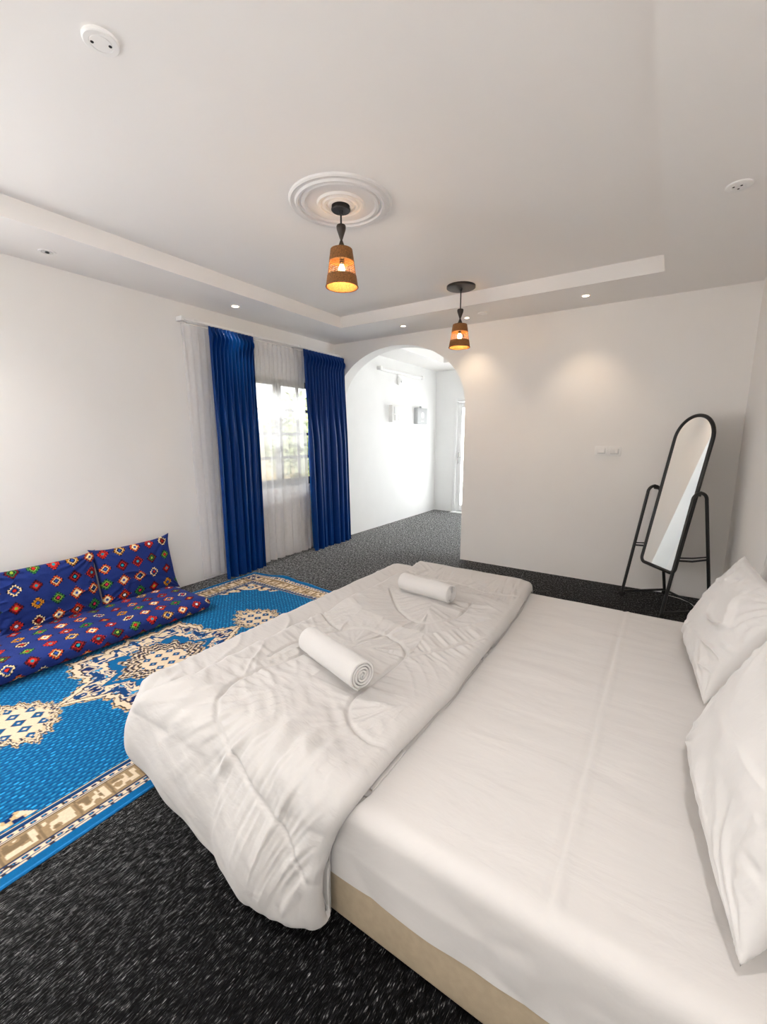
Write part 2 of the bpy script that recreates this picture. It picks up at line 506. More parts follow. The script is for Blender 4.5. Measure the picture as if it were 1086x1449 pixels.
# ------------------------------------------------------------------ rug
RUGX, RUGY, RW, RL = -2.735, 1.45, 1.0, 1.62
C_blue = np.array(srgb(0, 96, 150)); C_lt = np.array(srgb(38, 150, 204)); C_dk = np.array(srgb(0, 66, 118))
C_navy = np.array(srgb(10, 38, 92)); C_cream = np.array(srgb(226, 208, 180)); C_tan = np.array(srgb(158, 134, 102)); C_brown = np.array(srgb(62, 48, 44))
C_gold = np.array(srgb(206, 178, 132))

def rug_color(x, y):
    u = x-RUGX; w = y-RUGY
    au, aw = np.abs(u), np.abs(w)
    eu, ew = RW-au, RL-aw
    e = np.minimum(eu, ew)
    t = np.where(eu < ew, w, u)
    col = np.empty(x.shape+(3,)); col[:] = C_blue
    def put(mask, c): col[mask] = c
    # field: rows of small dashes
    row = np.floor(u/.021); fr = u/.021-row
    ph = w/.034 + .5*(row % 2) + .15*vnoise(row*3.1, w*2, 5); fp = ph-np.floor(ph)
    rnd = vnoise(row*1.7+.3, np.floor(ph)*1.3+.2, 9)
    put((fr > .55), C_blue*.86)
    put((fr > .62) & (fp > .5), C_dk)
    dash = (fr > .16) & (fr < .56) & (fp > .16) & (fp < .64)
    put(dash, C_lt*.9); put(dash & (rnd > .45), C_lt*1.25); put(dash & (rnd < -.45), C_lt*.7+C_blue*.15)
    # corner ornaments
    cu, cw = eu-.27, ew-.27
    mxc, mnc = np.maximum(cu, cw), np.minimum(cu, cw)
    orn = (cu > 0) & (cw > 0) & (mxc < .40) & (mnc < .16*(1-mxc/.42)**.8 + .018*np.sin(mxc*60))
    nz = vnoise(cu*45, cw*45, 2) + .5*np.sin(mxc*55)
    put(orn, C_gold); put(orn & (nz > .1), C_cream); put(orn & (nz < -.35), C_navy)
    eye = (cu-.085)**2 + (cw-.085)**2
    put(eye < .045**2, C_cream); put(eye < .032**2, C_blue); put(eye < .014**2, C_cream)
    # medallions, drawn with the symmetry of a rug
    def band_noise(s, k): return vnoise(au*s, aw*s, k) + .6*vnoise(au*s*2.1, aw*s*2.1, k+4)
    th = np.degrees(np.arctan2(au, aw)); r = np.hypot(u, w)
    rho = np.interp(th, [0, 4, 9, 16, 24, 33, 42, 50, 57, 66, 74, 82, 90], [.63, .575, .50, .455, .455, .52, .545, .585, .545, .47, .475, .44, .49])
    rho = rho + .010*np.cos(np.radians(th*36)) + .006*np.cos(np.radians(th*80))
    q = r/rho
    put((q < 1.05) & (vnoise(u*90, w*90, 1) > -.15), C_gold); put((q < 1.02), C_brown); put(q < 1.0, C_cream); put(q < .925, C_brown*.8+C_navy*.2)
    body = q < .90
    put(body, C_navy*.8+C_blue*.3)
    s1 = band_noise(13, 11)
    put(body & (np.abs(s1) < .20), C_cream); put(body & (s1 > .42), C_cream)
    put(body & (s1 > .62), C_tan*.6+C_cream*.4); put(body & (s1 > .78), C_navy)
    s2 = band_noise(34, 21); put(body & (s1 < -.35) & (s2 > .30), C_cream); put(body & (s1 < -.35) & (s2 > .55), C_lt)
    put((q < .66), C_cream); put(q < .635, C_brown*.5+C_navy*.5)
    rho2 = np.interp(th, [0, 10, 20, 32, 45, 58, 70, 80, 90], [.31, .235, .25, .215, .285, .215, .27, .245, .33]) + .006*np.cos(np.radians(th*60))
    inn = q < .62
    put(inn, C_blue)
    q2 = r/rho2
    put(inn & (q2 < 1.06) & (vnoise(u*100, w*100, 6) > 0), C_gold)
    m2 = q2 < 1.0
    ring = np.mod(q2*6.5, 1)
    put(m2, C_brown); put(m2 & (ring > .45), C_cream); put(m2 & (ring > .78) & (vnoise(u*70, w*70, 3) > 0), C_navy)
    ce = q2 < .55
    put(ce, C_cream)
    lz = np.abs(np.mod(u/.08+.5, 1)-.5) + np.abs(np.mod(w/.08+.5, 1)-.5)
    put(ce & (lz < .36), C_navy); put(ce & (lz < .26), C_blue); put(ce & (lz < .09), C_cream)
    # the two small medallions
    w3 = aw-.80; au3, aw3 = np.abs(u), np.abs(w3)
    th3 = np.degrees(np.arctan2(au3, aw3)); r3 = np.hypot(u, w3)
    rho3 = np.interp(th3, [0, 12, 24, 36, 48, 60, 72, 80, 90], [.20, .165, .185, .16, .20, .175, .225, .20, .265]) + .006*np.cos(np.radians(th3*60))
    q3 = r3/rho3
    put((q3 < 1.06) & (vnoise(u*100, w*100, 8) > -.2), C_gold); put(q3 < 1.0, C_brown); put(q3 < .95, C_cream); put(q3 < .88, C_brown*.6+C_navy*.4)
    put((q3 < .86) & (vnoise(au3*60, aw3*60, 14) > -.25), C_gold*.5+C_cream*.5)
    ce = q3 < .74
    put(ce, C_cream)
    lz = np.abs(np.mod(u/.085+.5, 1)-.5) + np.abs(np.mod(w3/.085+.5, 1)-.5)
    put(ce & (lz < .40), C_brown*.5+C_navy*.5); put(ce & (lz < .34), C_blue*.7+C_navy*.3); put(ce & (lz < .11), C_cream)
    # borders
    def B(a, b): return (e >= a) & (e < b)
    put(B(0, .25), C_navy*.7+C_blue*.3); put(B(0, .041), C_blue)
    put(B(.041, .049) & (np.mod(t/.07, 1) < .8), C_cream); put(B(.041, .049) & (np.mod(t/.07, 1) >= .8), C_brown)
    for a0 in (.054, .202):
        ch = np.mod(t/.036, 1); ee = (e-a0)/.023
        dd = np.hypot((ch-.5)*1.15, ee-.5)
        m = B(a0, a0+.023); put(m, C_cream); put(m & (dd < .36), C_navy); put(m & (dd < .14), C_lt)
        put(m & (vnoise(t*70, e*70, 4) > .55), C_brown)
    put(B(.079, .0825), C_cream); put(B(.0825, .086), C_brown); put(B(.190, .1935), C_brown); put(B(.1935, .198), C_cream)
    put(B(.2275, .232), C_navy*.6)
    tb = B(.086, .19)
    put(tb, C_tan)
    ci = np.floor(t/.125); p = t/.125-ci; g = (e-.086)/.104
    nzb = vnoise(p*4.2+ci*5.3, g*3.6+ci*2.1, 31)
    gl = tb & (p > .16) & (p < .98) & (g > .14) & (g < .86)
    put(tb & (np.abs(p-.08-.05*(g-.5)) < .035), C_tan*.62)
    put(gl & (np.abs(nzb) < .26), C_cream); put(gl & (nzb > .55), C_tan*.62)
    put(gl & (p > .80) & (p < .93), C_cream)
    cor = (np.abs(eu-.138) < .052) & (np.abs(ew-.138) < .052)
    cr_ = np.hypot(eu-.138, ew-.138)*20; ca = np.arctan2(eu-.138, ew-.138)
    put(cor, C_navy); put(cor & (cr_ < .75+.25*np.cos(4*ca)), C_cream); put(cor & (cr_ < .42+.15*np.cos(4*ca)), C_navy*.5+C_blue*.5); put(cor & (cr_ < .16), C_cream)
    # a navy cartouche half way along the long border
    mk = tb & (eu < ew) & (np.abs(w+.50) < .10)
    sc = np.abs(w+.50)/.10 + .35*np.sin(g*PI*3)
    put(mk & (sc < .95), C_cream); put(mk & (sc < .78), C_navy); put(mk & (np.hypot((w+.5)*18, (g-.5)*2) < .7), C_cream); put(mk & (np.hypot((w+.5)*18, (g-.5)*2) < .4), C_blue)
    put(B(.2455, .2515), C_cream); put(B(.2515, .2545), C_brown)
    return col

nx, ny = 460, 720
gx = np.linspace(RUGX-RW, RUGX+RW, nx); gy = np.linspace(RUGY-RL, RUGY+RL, ny)
X, Y = np.meshgrid(gx, gy, indexing='ij')
Z = .010 + .0012*fbm(X*9, Y*9, 3)
# the far edge ripples up a little by the curtain, as worn rugs do
rip = np.exp(-((X+3.28)/.16)**2)*np.exp(-((Y-3.07)/.07)**2)
Z = Z + .030*rip + .010*np.exp(-((X+2.95)/.1)**2)*np.exp(-((Y-3.07)/.05)**2)
Z = Z + .006*np.exp(-((X+3.1)/.12)**2-((Y-2.25)/.25)**2)
Yd = Y + .03*sstep(2.9, 3.07, Y)*np.sin((X+3.7)*3.0)
rug = empty('rug', (RUGX, RUGY, 0))
tag(rug, 'blue patterned rug with cream medallions lying on the dark carpet', 'rug')
P = np.stack([X-RUGX, Yd-RUGY, Z], -1)
grid_mesh('pile', P, M_rug, rug, rug_color(X, Y), flip=False)
bpts = np.concatenate([P[:, 0], P[-1, 1:], P[-2::-1, -1], P[0, -2:0:-1]])[::4]
MB().tube([Vector(p)-Vector((0, 0, .004)) for p in bpts], .0065, 6, closed=True).build('binding', M_rugedge, rug)

# ------------------------------------------------------------------ patterned floor cushions
K = {k: np.array(srgb(*v)) for k, v in dict(base=(34, 52, 118), dark=(16, 14, 34), green=(52, 128, 66), red=(196, 44, 34), cream=(246, 222, 170),
     gold=(214, 146, 40), orange=(226, 92, 34), wine=(110, 22, 26), teal=(40, 150, 160), white=(232, 240, 244), blue=(40, 82, 170), pink=(206, 40, 76), lime=(150, 180, 60)).items()}
KINDS_ = [('orange', 'cream', 'blue'), ('red', 'red', 'white'), ('cream', 'wine', 'red'), ('orange', 'cream', 'blue'), ('red', 'orange', 'white'),
         ('green', 'green', 'pink'), ('wine', 'red', 'lime'), ('gold', 'gold', 'blue'), ('green', 'lime', 'pink'), ('orange', 'cream', 'blue'),
         ('orange', 'cream', 'blue'), ('cream', 'blue', 'red'), ('wine', 'red', 'teal'), ('orange', 'cream', 'blue'), ('wine', 'red', 'teal'),
         ('red', 'wine', 'teal'), ('wine', 'green', 'lime'), ('green', 'lime', 'red'), ('red', 'red', 'teal'), ('gold', 'cream', 'blue')]
def cushion_color(a, b, seed=0):
    """a along, b up, in metres"""
    S = .126
    col = np.empty(a.shape+(3,)); col[:] = K['base']
    tw = .5+.5*np.sin(a*2600)*np.sin(b*2600)
    col *= (.94+.1*tw)[..., None]
    a2 = a - .11*b
    ci = np.floor(a2/S).astype(int); ri = np.floor(b/S).astype(int)
    p = (a2/S-ci-.5)*2*.92; q = (b/S-ri-.5)*2*.92
    m = np.abs(p)+np.abs(q)
    ang = np.arctan2(q, p)
    ser = .055*np.cos(17*(np.abs(p)-np.abs(q)))
    kind = (ci+5*(ri % 4)+seed*3) % 20
    for k in range(20):
        A, B, C = (K[n] for n in KINDS_[k])
        mk = kind == k
        def put(cond, c):
            col[mk & cond] = c
        sz = .63+.05*math.sin(k*5.1)
        put(m < sz+.10+ser*.5, K['dark'])
        put(m < sz+ser*2.0, A)
        put((m < sz-.14) & (m > sz-.20), K['dark'])
        put(m <= sz-.20, B)
        put(m < sz-.30, K['dark'] if k % 3 else B)
        put(np.hypot(p, q) < .15, C)
    return col

def pillow_arrays(w, h, t, nu, nv, pinch=.04, ears=.012, wr=.006, seed=0, power=.42):
    """both faces of a stuffed cushion: returns front, back (nu, nv, 3), local x = width, y = height, z = thickness"""
    u = np.linspace(-1, 1, nu); v = np.linspace(-1, 1, nv)
    U, V = np.meshgrid(u, v, indexing='ij')
    prof = np.clip((1-U**2), 0, 1)**power*np.clip((1-V**2), 0, 1)**power
    sx = w/2*(1-pinch*(1-V**2)*np.abs(U)**2) + ears*(np.abs(U*V))**6
    sy = h/2*(1-pinch*1.2*(1-U**2)*np.abs(V)**2) + ears*(np.abs(U*V))**6
    edge = np.maximum(np.abs(U), np.abs(V))
    # creases radiating from the corners and along the seams
    ang = np.arctan2(np.abs(V)-1.02, np.abs(U)-1.02)
    rc = np.hypot(1.02-np.abs(U), 1.02-np.abs(V))
    cre = np.sin(ang*16+4*vnoise(U*2, V*2, seed))*np.exp(-rc/.38)*(1-np.exp(-rc/.05))
    seam = vnoise(U*11+V*2, V*11-U*2, seed+3)*sstep(.5, .95, edge)*(1-sstep(.96, 1, edge))
    broad = fbm(U*1.7+3, V*1.7, seed+7)
    folds = (1-np.abs(vnoise(U*1.5+V*1.1+2, V*2.6-U*.8, seed+11)))**5*np.clip(.3+vnoise(U*1.6, V*1.6, seed+12), 0, 1)*2-.3
    def face(sgn):
        z = sgn*(t/2*prof*(1+.10*broad) + prof*wr*(1.4*cre+.5*seam+1.3*folds*(1-edge**6)))
        return np.stack([U*sx, V*sy, z], -1)
    return face(1), face(-1), U, V

def stuffed(name, w, h, t, mat, nu, nv, parent=None, M=None, colfn=None, bend=0.0, **kw):
    A, B, U, V = pillow_arrays(w, h, t, nu, nv, **kw)
    for F_ in (A, B):
        F_[..., 2] += bend*(1-(V))**2*-.25
    n = nu*nv
    idx = np.arange(n).reshape(nu, nv)
    rim = np.zeros((nu, nv), bool); rim[0] = rim[-1] = True; rim[:, 0] = rim[:, -1] = True
    idb = np.full((nu, nv), -1); idb[rim] = idx[rim]; idb[~rim] = n+np.arange((~rim).sum())
    q1 = np.stack([idx[:-1, :-1], idx[1:, :-1], idx[1:, 1:], idx[:-1, 1:]], -1).reshape(-1, 4)
    q2 = np.stack([idb[:-1, :-1], idb[:-1, 1:], idb[1:, 1:], idb[1:, :-1]], -1).reshape(-1, 4)
    verts = np.vstack([A.reshape(-1, 3), B[~rim]])
    cols = None
    if colfn is not None:
        c = colfn(A[..., 0]+w/2, A[..., 1]+h/2)
        cols = np.vstack([c.reshape(-1, 3), c[~rim]])
    if M is not None:
        Mx = np.array(M); verts = verts @ Mx[:3, :3].T + Mx[:3, 3]
    return raw_mesh(name, verts, np.vstack([q1, q2]), mat, parent, cols)

# long floor seat: local frame runs along +y
SEAT_T = .13
def seat_mesh():
    Ls, Ws = 2.10, .74
    nu, nv = 430, 330
    # closed cross-section loop (x, z) swept along y with rounded ends
    a = np.linspace(0, 2*PI, nv, endpoint=False)
    def sp(c, p): return np.sign(c)*np.abs(c)**p
    s = np.linspace(-1, 1, nu)
    endr = (1-np.abs(s)**26)**.30
    ad = np.linspace(0, 2*PI, 6001)
    Xd = sp(np.cos(ad), .42); Zd = sp(np.sin(ad), .62)
    ld = np.r_[0, np.cumsum(np.hypot(np.diff(Ws/2*Xd), np.diff(SEAT_T/2*Zd)))]
    ta = np.linspace(0, ld[-1], nv, endpoint=False)
    Xc = np.interp(ta, ld, Xd); Zc = np.interp(ta, ld, Zd)
    wid = Ws/2*(.86+.14*endr); hei = SEAT_T/2*endr
    Xs = wid[:, None]*Xc[None]; Zs = hei[:, None]*Zc[None]
    Ys = np.repeat((s*Ls/2)[:, None], nv, 1)
    tuft = fbm(Xs*5+7, Ys*4, 4)*.012*(Zs > 0) - .012*np.exp(-((Ys-.35)/.05)**2)*(Zs > 0)
    Zs = Zs+tuft*np.clip(Zs/.03, 0, 1)
    # pattern follows the cloth around the section
    arc = np.cumsum(np.r_[0, np.hypot(np.diff(Ws/2*Xc), np.diff(SEAT_T/2*Zc))])
    A = np.repeat((s*Ls/2+Ls/2)[:, None], nv, 1); B = np.repeat((arc+.02)[None], nu, 0)
    return np.stack([Xs, Ys, Zs+SEAT_T/2], -1), cushion_color(A, B, 2)
Ps, Cs_ = seat_mesh()
seat = empty('floor_seat', (-3.565, 1.10, .008))
tag(seat, 'long thin blue floor seat cushion with diamond motifs on the rug along the wall', 'floor cushion')
grid_mesh('seat_cover', Ps, M_cush, seat, Cs_, cv=True)
MB().tube([(-.30, 1.052, .068), (0, 1.058, .066), (.30, 1.052, .066), (.352, 1.03, .066)], .004, 6).build('piping', plain('red_piping', srgb(150, 24, 48), .8), seat)

def back_cushion(label, yc, w, h, x0, z0, lean, rz, seed):
    root = empty('back_cushion', (x0, yc, z0), 0)
    tag(root, label, 'cushion', 'patterned back cushions against the left wall')
    # local: x -> along y, y -> up (leaning to the wall), z -> into the room
    Mx = Matrix(((0, -math.sin(lean), math.cos(lean)), (1, 0, 0), (0, math.cos(lean), math.sin(lean)))).to_4x4()
    Mx = Matrix.Rotation(rz, 4, 'X') @ Mx
    Mx = Mx @ Matrix.Translation((0, h/2, 0))
    stuffed('cushion_cover', w, h, .17, M_cush, int(w*290), int(h*290), root, Mx,
            lambda a, b: cushion_color(a+.05, b, seed), pinch=.018, ears=.03, wr=.014, seed=seed, power=.36)
    return root
back_cushion('patterned blue back cushion nearest the curtain, leaning on the wall', 1.870, .632, .47, -3.79, .108, .20, .02, 1)
back_cushion('wide patterned blue back cushion cut off by the left edge', 1.178, .72, .46, -3.785, .104, .20, 0.0, 0)

# ------------------------------------------------------------------ bed
BX0, BX1, BY0, BY1 = -1.70, .50, .862, 3.00
bed = empty('bed', ((BX0+BX1)/2, (BY0+BY1)/2, 0))
tag(bed, 'low king size bed with plain beige fabric base on the carpet', 'bed')
ox, oy = bed.location.x, bed.location.y
MB().box((BX0-ox, BY0-oy, .004), (BX1-ox, BY1-oy, .172), .012, 3).build('bed_base', M_base, bed)
MB().box((BX0+.02-ox, BY0+.02-oy, .172), (BX1-.01-ox, BY1-.02-oy, .398), .05, 4).build('mattress', M_pillow, bed)

def sheet():
    # unfolded coordinates: top plus drop on every side
    na, nb = 240, 260
    r = .055; drop = .195
    def curve(lo, hi, s):
        """arc-length s -> (pos, down); total = drop + flat + drop"""
        q = PI/2*r
        flat = hi-lo-2*r
        pos = np.empty_like(s); dn = np.empty_like(s)
        seg = [drop, drop+q, drop+q+flat, drop+2*q+flat, 2*drop+2*q+flat]
        m = s < seg[0]; pos[m] = lo; dn[m] = r+(drop-s[m])
        m = (s >= seg[0]) & (s < seg[1]); t = (s[m]-seg[0])/r; pos[m] = lo+r-r*np.cos(t); dn[m] = r-r*np.sin(t)
        m = (s >= seg[1]) & (s < seg[2]); pos[m] = lo+r+(s[m]-seg[1]); dn[m] = 0
        m = (s >= seg[2]) & (s < seg[3]); t = (s[m]-seg[2])/r; pos[m] = hi-r+r*np.sin(t); dn[m] = r-r*np.cos(t)
        m = s >= seg[3]; pos[m] = hi; dn[m] = r+(s[m]-seg[3])
        return pos, dn, seg[-1]
    La = curve(BX0, BX1, np.zeros(1))[2]; Lb = curve(BY0, BY1, np.zeros(1))[2]
    xa, da, _ = curve(BX0, BX1, np.linspace(0, La, na)); yb, db, _ = curve(BY0-.004, BY1+.004, np.linspace(0, Lb, nb))
    Xq = np.repeat(xa[:, None], nb, 1); Yq = np.repeat(yb[None], na, 0)
    DA = np.repeat(da[:, None], nb, 1); DB = np.repeat(db[None], na, 0)
    dn = np.minimum(np.hypot(DA, DB), r+drop)
    topm = 1-np.clip(dn/.05, 0, 1)
    w = .0032*fbm(Xq*2.2+3, Yq*6+1, 2) + .0016*vnoise(Xq*3, Yq*17, 5)*np.clip(.3+vnoise(Xq*2, Yq*2, 8), 0, 1)
    w = w - .005*np.exp(-((Xq+.135)/.007)**2) + .005*np.exp(-((Xq+.120)/.007)**2)
    Zq = .422-dn+w*topm
    side = np.clip((DB-.05)/.1, 0, 1)
    nearm = Yq < (BY0+BY1)/2
    yo = (.006*vnoise(Xq*9, DB*8, 6)+.010*side*vnoise(Xq*3, 0*Xq, 4))*side
    Yq = np.where(nearm, Yq-np.abs(yo)-.004*side, Yq+np.abs(yo)+.004*side)
    hem = (DB > r+drop-.03) & nearm
    Zq = Zq + np.where(hem, .006*vnoise(Xq*4, 0*Xq, 2)+.012*sstep(-.35, .2, Xq)*np.abs(vnoise(Xq*7+2, 0*Xq, 5)), 0)
    return np.stack([Xq, Yq, Zq], -1)
sh = grid_mesh('fitted_sheet', sheet(), M_sheet)
tag(sh, 'smooth white fitted sheet stretched over the low mattress', 'bed sheet')

# ------------------------------------------------------------------ duvet
STITCH = [
    [(-1.50, 2.36), (-1.34, 2.16), (-1.22, 2.04), (-1.09, 1.97), (-.98, 2.01), (-.90, 2.18), (-.93, 2.40)],
    [(-1.47, 1.27), (-1.47, 1.45), (-1.38, 1.67), (-1.26, 1.76), (-1.11, 1.75), (-.98, 1.69), (-.93, 1.60), (-.94, 1.38), (-.95, 1.23), (-.93, 1.16), (-.86, 1.09), (-.76, 1.05), (-.64, 1.06)],
    [(-.93, 1.62), (-.81, 1.80), (-.66, 2.03)],
    [(-1.35, 1.38), (-1.42, 1.15), (-1.43, 1.00), (-1.36, .90), (-1.22, .80), (-1.03, .73), (-.84, .68), (-.66, .55)],
    [(-1.60, 1.78), (-1.47, 1.70), (-1.38, 1.67)],
    [(-1.60, 2.75), (-1.40, 2.66), (-1.15, 2.72), (-.95, 2.62), (-.66, 2.66)],
]
def stitch_fields(A, B):
    """distance and position along the nearest stitch line"""
    best = np.full(A.shape, 9.0); s_at = np.zeros(A.shape); base = 0
    for li, ln in enumerate(STITCH):
        acc = base
        pts = np.array(ln)
        # smooth the polyline
        for _ in range(3):
            q = .75*pts[:-1]+.25*pts[1:]; r_ = .25*pts[:-1]+.75*pts[1:]
            pts = np.vstack([pts[:1], np.stack([q, r_], 1).reshape(-1, 2), pts[-1:]])
        for p0, p1 in zip(pts[:-1], pts[1:]):
            d = p1-p0; l2 = d@d
            if l2 < 1e-10: continue
            t = np.clip(((A-p0[0])*d[0]+(B-p0[1])*d[1])/l2, 0, 1)
            dist = np.hypot(A-p0[0]-t*d[0], B-p0[1]-t*d[1])
            m = dist < best
            best[m] = dist[m]; s_at[m] = acc+t[m]*math.sqrt(l2)
            acc += math.sqrt(l2)
        base += 10
    return best, s_at

def duvet_layer(xr, xl, top, r_right, r_left, drop_left, y_near, y_far, rn, near_len, far_len, na, nb, seed, under=.06, hemcut=True, amp=1.0):
    """one draped layer; returns (na, nb, 3).  a runs from the fold at the right to the foot, b from the far hem to the near hem"""
    q_r, q_l = PI/2*r_right, PI/2*r_left
    flat = (xr-r_right)-(xl+r_left)
    lens = np.array([under, q_r, flat, q_l, drop_left])
    cum = np.r_[0, np.cumsum(lens)]
    s = np.linspace(0, cum[-1], na)
    xa = np.empty(na); va = np.empty(na); acl = np.empty(na)
    for i, t in enumerate(s):
        if t < cum[1]: xa[i] = xr-(cum[1]-t)*.9; va[i] = 2*r_right
        elif t < cum[2]:
            k = (t-cum[1])/q_r*PI   # half turn
            xa[i] = xr-r_right+r_right*math.sin(k); va[i] = r_right+r_right*math.cos(k)
        elif t < cum[3]: xa[i] = xr-r_right-(t-cum[2]); va[i] = 0
        elif t < cum[4]:
            k = (t-cum[3])/r_left; xa[i] = xl+r_left-r_left*math.sin(k); va[i] = r_left-r_left*math.cos(k)
        else: xa[i] = xl; va[i] = r_left+(t-cum[4])
        acl[i] = xr-r_right-(t-cum[2])
    bu = np.linspace(0, 1, nb)
    Pq = np.empty((na, nb, 3)); Nq = np.empty((na, nb, 3)); BC = np.empty((na, nb)); DN = np.empty((na, nb))
    qn = PI/2*rn; rf = .07; qf = PI/2*rf
    for i in range(na):
        nl = near_len(xa[i])
        curl = .085
        lens = np.array([far_len, qf, (y_far-rf)-(y_near+rn), qn, nl, curl])
        c = np.r_[0, np.cumsum(lens)]
        t = bu*c[-1]
        y = np.empty(nb); z = np.empty(nb); ny_ = np.zeros(nb); nz = np.zeros(nb)
        m = t < c[1]; y[m] = y_far; z[m] = top-rf-(c[1]-t[m]); ny_[m] = 1
        m = (t >= c[1]) & (t < c[2]); k = (t[m]-c[1])/rf; y[m] = y_far-rf+rf*np.cos(k); z[m] = top-rf+rf*np.sin(k); ny_[m] = np.cos(k); nz[m] = np.sin(k)
        m = (t >= c[2]) & (t < c[3]); y[m] = y_far-rf-(t[m]-c[2]); z[m] = top; nz[m] = 1
        m = (t >= c[3]) & (t < c[4]); k = (t[m]-c[3])/rn; y[m] = y_near+rn-rn*np.sin(k); z[m] = top-rn+rn*np.cos(k); ny_[m] = -np.sin(k); nz[m] = np.cos(k)
        m = (t >= c[4]) & (t < c[5]); k = t[m]-c[4]
        y[m] = y_near-.030*np.sin(np.clip(k/max(nl, .01), 0, 1)*PI*.75)-.02*(k/.4); z[m] = top-rn-k; ny_[m] = -1
        m = t >= c[5]; k = (t[m]-c[5])/curl*PI*.95; rr = curl/PI
        yb = y_near-.030*math.sin(PI*.75)-.02*(nl/.4)
        y[m] = yb+rr*(1-np.cos(k)); z[m] = top-rn-nl-rr*np.sin(k); ny_[m] = -1
        Pq[i, :, 0] = xa[i]; Pq[i, :, 1] = y - ny_*va[i]; Pq[i, :, 2] = z - nz*va[i]
        BC[i] = (y_far-rf)-(t-c[2]); DN[i] = t-c[3]
    AC = np.repeat(acl[:, None], nb, 1)
    # surface normals from the smooth shape
    du = np.gradient(Pq, axis=0); dv = np.gradient(Pq, axis=1)
    nn = np.cross(du, dv); nn /= np.linalg.norm(nn, axis=-1, keepdims=True)+1e-9
    if nn[na//2, nb//2, 2] < 0: nn = -nn
    d, sa = stitch_fields(AC, BC)
    w = -.012*np.exp(-(d/.0075)**2) + .022*(1-np.exp(-(d/.14)**2)) - .010
    # puckers run out from the stitching and die away
    pk = 1.3*vnoise(sa*34, d*5, seed)+.6*vnoise(sa*71, d*9, seed+1)
    w = w + .0135*pk*np.exp(-d/.12)*(.35+.65*np.abs(vnoise(sa*9, d*4, seed+2)))*(1-np.exp(-d/.012))
    # broad rumples and drawn folds across the foot
    w = w + .006*fbm(AC*2.6+1, BC*2.6, seed+5)
    dirn = AC*.62+BC*.80
    crs = -AC*.80+BC*.62
    def ridge(f, g, k): return (1-np.abs(vnoise(dirn*f+1.5*vnoise(AC*3, BC*3, k+1), crs*g, k)))**3
    w = w + .011*ridge(9, 2.2, seed+8)*np.clip(.25+vnoise(AC*2.4, BC*2.0, seed+9), 0, 1)
    w = w + .006*ridge(19, 3.5, seed+10)*np.clip(.2+vnoise(AC*3.1+4, BC*2.6, seed+11), 0, 1)
    w = w + .0030*vnoise(dirn*34, crs*7, seed+12)*np.clip(.3+vnoise(AC*3, BC*3, seed+13), 0, 1)
    # hanging folds on the near side
    hang = sstep(-.06, .28, DN)
    fold = np.sin(AC*19+2.5*vnoise(AC*3, DN*1.2, seed+6)+DN*2.2) + .6*np.sin(AC*41+3*vnoise(AC*5, DN*2, seed+7)-DN*1.5)
    w = w + hang*(.0045*fold) + .0065*np.exp(-((DN-.05)/.14)**2)*np.sin(AC*62+4*vnoise(AC*5, DN*3, seed+11))*np.clip(.4+vnoise(AC*6, DN*4, 4), 0, 1)
    w = w*(1-.8*sstep(-.76, -.68, AC))
    Pq = Pq + nn*(w*amp)[..., None]
    return Pq, AC, BC, DN

def near_len_top(x):
    # the hem lies on the floor along the middle and climbs towards the foot
    z = np.interp(x, [-1.9, -1.72, -1.62, -1.40, -1.22, -1.05, -.66], [.255, .235, .19, .10, .055, .045, .06])
    return max(.495-.135-z, .05)
P1, AC, BC, DN = duvet_layer(-.655, -1.625, .497, .035, .05, .10, .800, 3.03, .135, near_len_top, .20, 300, 380, 1)
hang = sstep(0, .40, DN)
P1[..., 0] += -.085*hang*sstep(-1.0, -.66, AC) - .21*sstep(-.05, .24, DN)*sstep(-1.2, -1.66, AC)
P1[..., 1] += -.05*hang*np.exp(-((AC+.95)/.22)**2)
P1[..., 0] += -.055*sstep(2.2, 3.0, BC)*sstep(-1.0, -.66, AC)
fe = sstep(-1.0, -.70, AC)*(1-hang)
P1[..., 0] += fe*(.006*np.sin(BC*5.2)+.007*vnoise(BC*6, 0*BC, 3))
P1[..., 2] = np.maximum(P1[..., 2], .012)
lowm = (P1[..., 1] > BY0-.03) & (P1[..., 1] < BY1+.0) & (P1[..., 0] > BX0)
k_ = np.clip(.055-(P1[..., 1]-BY0+.004), 0, .055)
zmin = .4265-(.055-np.sqrt(.055**2-k_**2))
P1[..., 2] = np.where(lowm, np.maximum(P1[..., 2], zmin), P1[..., 2])
P2, AC2, BC2, DN2 = duvet_layer(-1.20, -1.91, .437, .02, .095, .15, .865, 3.05, .07, lambda x: .085, .16, 120, 300, 5, amp=.8)
lowm = (P2[..., 0] > BX0-.02) & (P2[..., 1] > BY0-.03) & (P2[..., 1] < BY1)
P2[..., 2] = np.where(lowm, np.maximum(P2[..., 2], .425), P2[..., 2])
duv = empty('duvet', (-1.2, 1.9, .43))
tag(duv, 'rumpled white quilted duvet folded across the foot of the bed', 'duvet')
o_ = np.array([-1.2, 1.9, .43])
grid_mesh('upper_fold', P1-o_, M_duvet, duv)
grid_mesh('lower_fold', P2-o_, M_duvet, duv)

